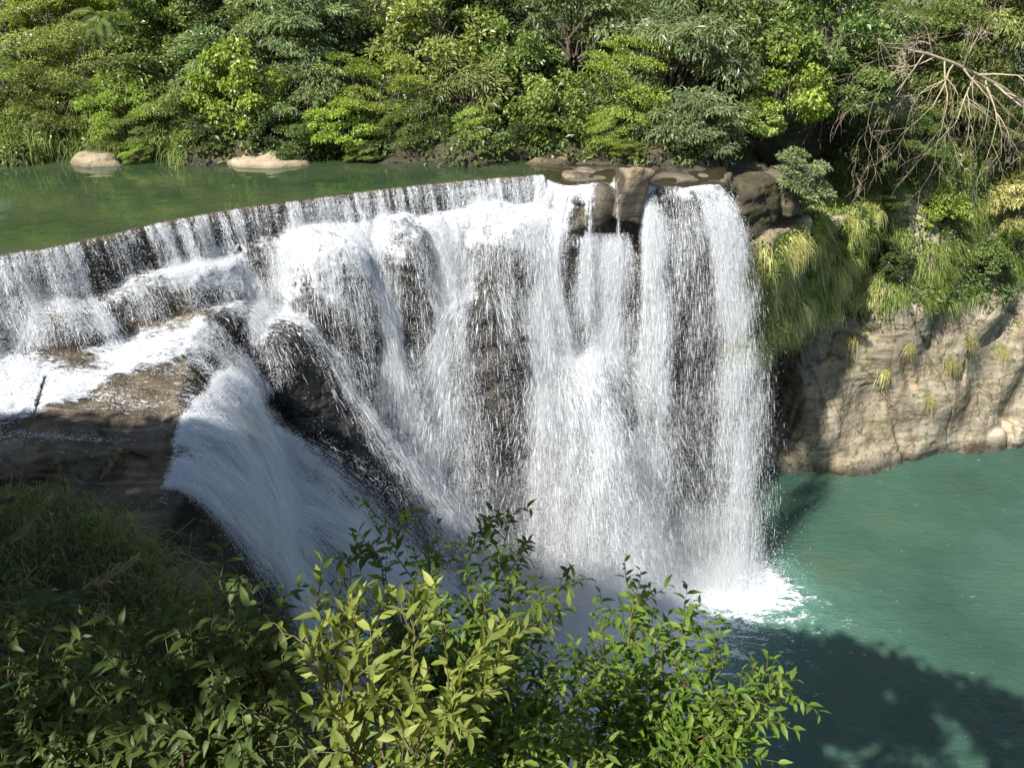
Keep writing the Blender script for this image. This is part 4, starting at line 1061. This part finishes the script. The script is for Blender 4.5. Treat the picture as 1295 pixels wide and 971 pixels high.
LIMB = [(.45, (.1, -.5, -1.0), 2.3), (.52, (-.35, -.6, -.8), 2.4), (.6, (.35, -.6, -.7), 2.0), (.66, (-.7, -.5, -.55), 2.5), (.72, (-.2, -.6, -.9), 2.2), (.78, (-.9, -.4, -.35), 2.5), (.85, (-.55, -.5, -.8), 2.3), (.92, (-1, -.3, -.3), 2.3), (1.0, (-1, -.3, -.05), 2.2), (.8, (-.5, -.3, .7), 1.6), (.6, (-.2, -.5, .7), 1.5), (.5, (.5, -.6, .2), 1.8), (.95, (-.7, -.6, .4), 1.5), (.4, (.5, -.6, -.6), 2.0)]
for u, d, L in LIMB:
    out = []; q = u*(len(tp)-1); st = np.array([np.interp(q, np.arange(len(tp)), tpa[:, k]) for k in range(3)])
    grow(st, d, L, float(np.interp(q, np.arange(len(tp)), tr_r))*.62, 2, out, None, .028)
    thing_mesh_parts(root, 'branch', out, M_DEADWOOD)
# tufts rooted in cracks of the smooth cliff
TL = ['pale grass tuft hanging at the top of the smooth cliff, nearest the cave', 'straw grass tuft in the dark crack right of the cave', 'grass tuft on the smooth cliff below the diagonal crack', 'spreading grass tuft on the smooth cliff, the lowest of them', 'pale tuft beside the mossy patch of the smooth cliff', 'small straw tuft high on the right part of the smooth cliff', 'yellow tuft at the right end of the row on the smooth cliff']
for (px, py), lb in zip([(1078, 425), (1118, 470), (1150, 440), (1175, 505), (1200, 455), (1225, 430), (1265, 440)], TL):
    p, g = near_surface(px, py)
    V, F, T = grass(np.zeros((1, 3)), g[None], 70, .95, .03, 1.0, .14, .9)
    me = mesh_from('grass_tuft', V, F, False); add_attr(me, 'tint', T); o = obj('grass_tuft', me, LM['straw']); o.location = p
    tag(o, lb, 'grass tuft', 'grass tufts on the smooth cliff')
# drooping grass at the left far bank
i = pickv((vid == 5) & (RV[:, 0] < -14.5) & (RV[:, 2] > .1) & (RV[:, 2] < 2.4), 330)
grass_obj('bank_grass', grass(RV[i], RN[i], 34, 1.3, .03, .9, .25), LM['yellow'], 'tall drooping yellow-green grass along the left far bank')
# ------------------------------------------------------------------ near bank on the left
def near_z(X, Y):
    top = np.interp(Y, [-40, -6, 0, 1, 3, 6, 9, 11, 13, 15, 21], [12, 7.2, 5.8, 4.9, 2.6, 1.4, .5, -.5, -1.8, -3.6, -9]).astype(f32)+.25*noise(X*.35, Y*.35, X*0)+.15*noise(X*1.1, Y*1.1, X*0+3)-.12*np.clip(-X-9, 0, 20)*np.clip((Y-8)/6, 0, 1)*0
    top = top+np.clip(-X-12, 0, 40)*.25+np.clip(-Y-2, 0, 30)*.25
    d = sd_poly(X, Y, NEAR_P)
    return np.where(d < 0, top, top-np.clip(d, 0, 30)*2.6-.4*np.clip(d, 0, 1))
NEAR_P = [(4.5, -40), (.9, -3), (.4, .6), (-1.0, 3.2), (-2.9, 6), (-4.6, 8), (-6.4, 10), (-8.0, 11.8), (-9.8, 13.2), (-14, 13.8), (-30, 9), (-60, 0), (-60, -40)]
V, F = water_grid(np.r_[np.linspace(-60, -24, 20)[:-1], np.arange(-24, 9, .25), np.linspace(9, 16, 8)], np.r_[np.linspace(-40, -4, 20)[:-1], np.arange(-4, 21, .25)], lambda X, Y: np.maximum(near_z(X.ravel(), Y.ravel()).reshape(X.shape), -21.5))
me = mesh_from('near_bank', V, F); add_attr(me, 'wet', np.zeros(len(V))); add_attr(me, 'moss', np.full(len(V), .7))
tag(obj('near_bank', me, rock_material('bank_earth', (.045, .034, .02), (.09, .07, .042), (.16, .125, .08))), kind='structure')
NV_, NF_ = V, F; NNr = vnormals(V, F)
nd = sd_poly(V[:, 0], V[:, 1], NEAR_P)
vis = (V[:, 1] > 3) & (V[:, 1] < 16) & (V[:, 0] > -16) & (V[:, 0] < 1) & (nd < .35)
i = pickv(vis & (V[:, 1] < 15.2), 900)
LM['shade_grass'] = leaf_material('leaf_bankgrass', (.06, .08, .022), (.14, .175, .05), (.26, .28, .10), .35)
grass_obj('bank_side_grass', grass(V[i], NNr[i], 32, 1.0, .018, .95, .2, .5), LM['shade_grass'], 'dark green grass covering the shaded near bank at lower left')
_RV, _RN = RV, RN
RV, RN = V, NNr
me = leaf_cover(vis & (nd < -.1), 900, 30, .13, .05, .35, 'deep', 'bank_weeds', .4, .2)
RV, RN = _RV, _RN
tag(obj('bank_weeds', me, LM['deep']), 'low leafy weeds among the grass of the shaded near bank', 'weeds', kind='stuff')
# feathery grass plumes
def plume(name, a, b, Lp, label, spread=.10):
    a = Vector(a); b = Vector(b); root = empty(name, a, label, 'grass plume', 'feathery grass plumes on the near bank')
    v = b-a; pts = np.array([(0, 0, 0), v*.4+Vector((0, 0, .04*v.length)), v*.75+Vector((0, 0, .05*v.length)), v], f32)
    thing_mesh_parts(root, 'stem', [tube(pts, [.006, .005, .004, .002], 5)], M_TWIG)
    n = 260; t = VR.rand(n)**.8; d = np.array(v.normalized()); st = np.array(v)-d*Lp*(1-t)[:, None]
    D = d*1.0+VR.randn(n, 3)*.28+np.array([0, 0, -.15]); 
    vv, ff = leaf_quads(st, D, VR.randn(n, 3), spread*(1.4-.6*t)*(.6+.8*VR.rand(n)), np.full(n, .006), .1, .2)
    me = leaf_mesh('plume', [(vv, ff, np.clip(.7+.2*VR.randn(n), 0, 1).repeat(4))]); obj('plume', me, M_PLUME, root)
M_PLUME = leaf_material('plume', (.16, .13, .08), (.33, .28, .18), (.50, .44, .30), .4)
plume('grass_plume', at_y(28, 575, 12.5), at_y(56, 478, 12.8), 1.1, 'tall thin grass plume standing dark against the foaming terrace')
plume('grass_plume', at_y(88, 640, 12.0), at_y(76, 592, 12.0), .55, 'soft tan plume at the edge of the dark near bank')
plume('grass_plume', at_y(104, 640, 12.0), at_y(150, 570, 12.3), .6, 'straw plume leaning right in front of the wet dark rock')
plume('grass_plume', at_y(-40, 655, 8.0), at_y(18, 628, 8.0), .35, 'bright straw plume cut by the left picture edge', .12)
plume('grass_plume', at_y(0, 700, 7.5), at_y(60, 632, 7.8), .7, 'slender plume rising at the left edge of the shaded grass')
plume('grass_plume', at_y(58, 772, 6.2), at_y(172, 706, 6.4), .7, 'long pale plume leaning right across the shaded grass')
# ------------------------------------------------------------------ unseen canopy overhead, added to shade pool and terrace, notched to keep shrubs sunlit
def canopy():
    VR.seed(9)
    poly = np.array([(-30, 7.8), (-24, 7.8), (-18, 7.7), (-13.9, 7.3), (-6.3, 6.3), (-3.6, 4.8), (.3, 2.7), (1.6, .6), (1.6, -1.6), (-2.3, -1.6), (-2.6, .8), (-3.1, 2.6), (-3.9, 2.4), (-4.1, .5), (-4.9, -.1), (-5.3, -.9), (-8, -1.5), (-12, -2), (-16, -5), (-30, -5)], f32)
    q = np.stack([VR.uniform(-30, 3, 9000), VR.uniform(-6, 11, 9000)], 1); d = sd_poly(q[:, 0].astype(f32), q[:, 1].astype(f32), poly)
    keep = (d < -.1) & ~((q[:, 0] > -9.5) & (q[:, 0] < -5) & (q[:, 1] < 1.2) & (noise(q[:, 0]*1.5, q[:, 1]*1.5, q[:, 0]*0) > -.22))
    q = q[keep][:3300]; m = len(q); per = 13
    C = np.concatenate([q, (10.9+.5*VR.rand(m)+.25*np.clip(-q[:, 0]-10, 0, 9))[:, None]], 1)
    P = np.repeat(C, per, 0)+VR.randn(m*per, 3)*np.array([.22, .22, .2])
    n = len(P); v, f = leaf_quads(P, VR.randn(n, 3), VR.randn(n, 3)*.5+np.array(SUNV), .44*(.7+.6*VR.rand(n)), .28*np.ones(n), .1, .1)
    return leaf_mesh('shade_canopy', [(v, f, np.full(len(v), .4))])
shade_canopy_obj = obj('shade_canopy', canopy(), LM['deep']); tag(shade_canopy_obj, 'unseen leafy canopy above the viewpoint, shaped to throw shade on pool and terrace', 'canopy', kind='stuff')
L = []
for (x, y, tx, ty) in ((-17, 2, -14, 5), (-12, -1, -8, 3), (-24, 3, -22, 6)):
    z0 = float(near_z(np.array([x], f32), np.array([y], f32))[0])
    L.append(tube([(x, y, z0-.3), (x+.3, y+.3, z0+2), ((x+tx)/2, (y+ty)/2, 8.8), (tx, ty, 11)], [.35, .28, .2, .1], 8))
    for k in range(6):
        L.append(tube(curve_pts(((x+tx)/2, (y+ty)/2, 8.8), (tx+VR.randn()*4, ty+VR.randn()*2, 11.2), .05, 5), [.12, .1, .07, .05, .02], 5))
bo = obj('shade_bough', join_quads('shade_bough', L), M_BARK, shade_canopy_obj)  # added limbs that carry the unseen shade canopy
# ------------------------------------------------------------------ foreground shrubs
def leaf_blade(name, L, W, curl, mat, serr=0):
    """one curved leaf with a midrib fold, 12 triangles, base at the origin along +x"""
    t = np.array([0, .22, .55, 1.0]); wd = np.array([.08, .85, .95, 0.02])*W*.5
    V = []
    for k in range(4):
        x = L*t[k]; z = -curl*L*t[k]**2
        V += [(x, -wd[k], z+wd[k]*.35), (x, 0, z), (x, wd[k], z+wd[k]*.35)]
    F = []
    for k in range(3): F += [(3*k, 3*k+3, 3*k+4, 3*k+1), (3*k+1, 3*k+4, 3*k+5, 3*k+2)]
    me = mesh_from(name, V, F); add_attr(me, 'tint', np.full(len(V), .5)); me.materials.append(mat); return me
def fg_leaf_material(name, c, young, trans=.45):
    t = NT(name); oi = t.n('ShaderNodeObjectInfo').outputs['Random']; tn = t.attr('tint')
    rr = t.math('ADD', t.math('MULTIPLY', oi, .6), t.math('MULTIPLY', tn, .5))
    col = t.ramp(rr, [(0, [x*.6 for x in c]), (.5, c), (1, young)])
    col = t.mix(t.ramp(t.noise(18, 4, .6, t.coord()), [(.4, 0), (.75, .35)]), col, [x*1.35 for x in c])
    pr = t.principled(Base_Color=col, Roughness=.5, Specular_IOR_Level=.35)
    tr = t.n('ShaderNodeBsdfTranslucent'); t.set(tr.inputs[0], t.mix(1, col, (1.5, 1.35, .5), 'MULTIPLY'))
    m = t.n('ShaderNodeMixShader'); m.inputs[0].default_value = trans; t.set(m.inputs[1], pr); t.set(m.inputs[2], tr.outputs[0])
    return t.surf(m.outputs[0])
def shrub(name, label, base, tips, leaf, n_leaf, side=7, seed=1, whorl=False, spread=.5, keep=300, twig_len=.55, sag=.1, lean=None):
    """stems from the base to each tip, side twigs and leaves along them; the largest leaves are objects, the rest one mass"""
    VR.seed(seed); base = Vector(base)
    root = empty(name, base, label, 'shrub', 'leafy shrubs in the foreground')
    leafme, LL = leaf
    stems = []; spots = []
    for tp in tips:
        a = np.array([VR.randn()*.08, VR.randn()*.08, 0]); b = np.array(Vector(tp)-base)
        pts = curve_pts(a, b, sag, 9, .10); ln = np.linalg.norm(b)
        stems.append(tube(pts, np.linspace(.016, .004, 9), 5))
        fine = np.stack([np.interp(np.linspace(0, 1, 60), np.linspace(0, 1, 9), pts[:, k]) for k in range(3)], 1)
        tg = np.gradient(fine, axis=0); tg /= np.linalg.norm(tg, axis=1, keepdims=True)
        twigs = [(fine[24:], tg[24:])]
        for s in range(side):
            k = VR.randint(14, 58); dr = tg[k]*.75+VR.randn(3)*spread+np.array([0, 0, .15]); dr /= np.linalg.norm(dr)
            tl = twig_len*(.5+.7*VR.rand())
            tp_ = curve_pts(fine[k], fine[k]+dr*tl, .06, 6, .08); stems.append(tube(tp_, np.linspace(.006, .002, 6), 4))
            f2 = np.stack([np.interp(np.linspace(0, 1, 20), np.linspace(0, 1, 6), tp_[:, q]) for q in range(3)], 1)
            t2 = np.gradient(f2, axis=0); t2 /= np.linalg.norm(t2, axis=1, keepdims=True); twigs.append((f2[4:], t2[4:]))
        for f2, t2 in twigs:
            L = np.linalg.norm(np.diff(f2, axis=0), axis=1).sum(); m = max(4, int(L/(LL*.30)))
            for j in range(m):
                u = (j+.5)/m; k = min(len(f2)-1, int(u*len(f2))); ang = j*2.4+VR.randn()*.3
                ax = np.cross(t2[k], [0, 0, 1.]); ax /= np.linalg.norm(ax)+1e-6; bx = np.cross(t2[k], ax)
                rad = ax*math.cos(ang)+bx*math.sin(ang)
                d = t2[k]*(.55 if u < .9 else 1.1)+rad*.9+np.array([0, 0, -.10 if not whorl else .25])
                up = np.array([0, 0, 1.])+VR.randn(3)*.35
                spots.append((f2[k]+rad*.004, d/np.linalg.norm(d), up, (.6+.5*VR.rand())*(1 if u < .85 else .75)))
    VR.shuffle(spots) if False else None
    order = VR.permutation(len(spots))[:n_leaf]
    mats = []
    for q in order:
        p, d, up, s = spots[q]; z = up-d*(up@d); z /= np.linalg.norm(z); y = np.cross(z, d)
        M = np.eye(4); M[:3, 0] = d*s; M[:3, 1] = y*s; M[:3, 2] = z*s; M[:3, 3] = p; mats.append(M)
    # nearest to the viewpoint first: those show largest
    eye = np.array([0, 0, EYE])-np.array(base)
    mats.sort(key=lambda M: np.linalg.norm(M[:3, 3]-eye)/np.linalg.norm(M[:3, 0]))
    thing_mesh_parts(root, 'stem', stems, M_TWIG)
    for M in mats[:keep]:
        o = bpy.data.objects.new('leaf', leafme); COL.objects.link(o); o.parent = root; o.matrix_basis = Matrix(M.tolist())
    rest = mats[keep:]
    if rest:
        nv = len(leafme.vertices); v = np.empty(nv*3, f32); leafme.vertices.foreach_get('co', v); v = np.c_[v.reshape(-1, 3), np.ones(nv)]
        f = np.array([p.vertices[:] for p in leafme.polygons], np.int32)
        A = np.stack(rest)[:, :3]; V = np.einsum('nij,vj->nvi', A, v).reshape(-1, 3); F = (f[None]+nv*np.arange(len(rest))[:, None, None]).reshape(-1, 4)
        me = mesh_from('foliage', V, F); add_attr(me, 'tint', np.repeat(np.clip(.5+.28*VR.randn(len(rest)), 0, 1.2), nv)); me.materials.append(leafme.materials[0])
        tag(obj('foliage', me, None, root), kind='stuff')
    return root
LV_SMALL = leaf_blade('leaf_small', .13, .044, .35, fg_leaf_material('fg_green', (.11, .185, .026), (.25, .33, .055)))
LV_MID = leaf_blade('leaf_mid', .138, .05, .30, fg_leaf_material('fg_fresh', (.12, .205, .028), (.26, .36, .055)))
LV_BIG = leaf_blade('leaf_big', .15, .052, .12, fg_leaf_material('fg_lime', (.19, .24, .05), (.42, .45, .11)))
LV_DARK = leaf_blade('leaf_dark', .14, .05, .45, fg_leaf_material('fg_dark', (.085, .13, .032), (.18, .24, .05)))
def tip(px, py, Y): return at_y(px, py, Y)
shrub('slender_shrub', 'tall slender-leaved shrub in front of the cascade, lower centre', at_y(580, 1050, 4.3),
      [tip(503, 668, 5.6), (tip(470, 700, 5.5)), tip(545, 715, 5.5), tip(628, 655, 5.8), tip(672, 690, 5.8), tip(715, 742, 5.4), tip(610, 760, 5.2), tip(560, 770, 5.0), tip(500, 780, 5.0), tip(650, 800, 5.0), tip(455, 770, 5.0), tip(600, 850, 4.8), tip(690, 850, 4.8), tip(530, 860, 4.7), tip(740, 880, 4.6)],
      (LV_SMALL, .115), 9500, side=26, seed=2, twig_len=.42)
shrub('spreading_shrub', 'fresh green spreading shrub at the bottom, right of centre', at_y(800, 1090, 4.2),
      [tip(805, 760, 5.4), tip(760, 790, 5.3), tip(872, 792, 5.4), tip(830, 800, 5.2), tip(905, 835, 5.2), tip(960, 850, 5.2), tip(998, 872, 5.2), tip(930, 880, 5.0), tip(870, 860, 5.0), tip(800, 850, 5.0), tip(745, 850, 5.0), tip(960, 905, 4.9), tip(890, 910, 4.8), tip(840, 920, 4.8), tip(770, 920, 4.7), tip(930, 935, 4.8), tip(720, 930, 4.6)],
      (LV_MID, .125), 9500, side=24, seed=3, twig_len=.45)
shrub('broad_leaved_shrub', 'pale lime shrub with large upright leaves, bottom left of centre', at_y(480, 1060, 3.0),
      [tip(402, 748, 3.7), tip(440, 760, 3.7), tip(385, 800, 3.6), tip(428, 830, 3.5), tip(475, 790, 3.7), tip(545, 745, 3.8), tip(535, 800, 3.6), tip(600, 835, 3.5), tip(665, 795, 3.7), tip(500, 860, 3.4), tip(430, 880, 3.3), tip(570, 890, 3.3), tip(640, 850, 3.5)],
      (LV_BIG, .15), 1500, side=7, seed=4, whorl=True, twig_len=.3, spread=.4)
shrub('arching_shrub', 'dark shrub with arching toothed leaves left of the pale lime shrub', at_y(280, 1090, 3.2),
      [tip(300, 740, 4.3), tip(215, 770, 4.2), tip(190, 800, 4.1), tip(260, 790, 4.0), tip(330, 790, 4.0), tip(360, 800, 3.9), tip(310, 830, 3.8), tip(370, 850, 3.7), tip(240, 850, 3.8), tip(290, 880, 3.6), tip(200, 880, 3.6), tip(340, 910, 3.4), tip(250, 930, 3.4), tip(400, 900, 3.4), tip(160, 840, 3.9)],
      (LV_DARK, .14), 4000, side=16, seed=5, twig_len=.45, sag=.16)
shrub('corner_shrub', 'dark leafy shrub with sunlit tips in the lower left corner', at_y(60, 1090, 3.6),
      [tip(52, 775, 4.6), tip(20, 800, 4.5), tip(100, 815, 4.5), tip(70, 850, 4.3), tip(10, 860, 4.3), tip(130, 860, 4.2), tip(40, 910, 4.0), tip(110, 920, 4.0), tip(170, 920, 3.9), tip(0, 940, 3.9), tip(80, 950, 3.8)],
      (LV_DARK, .14), 3400, side=16, seed=6, twig_len=.45)
shrub('low_shrub', 'shaded small-leaved shrub along the bottom edge, centre', at_y(640, 1110, 3.4),
      [tip(600, 920, 4.2), tip(660, 900, 4.3), tip(700, 940, 4.2), tip(560, 930, 4.0), tip(640, 950, 4.0), tip(500, 930, 3.9), tip(760, 950, 4.1), tip(460, 940, 3.8), tip(690, 900, 4.4), tip(620, 880, 4.4), tip(720, 900, 4.4), tip(540, 900, 4.2)],
      (LV_SMALL, .115), 6000, side=18, seed=7, twig_len=.4)
print('end', round(time.time()-T0, 1))
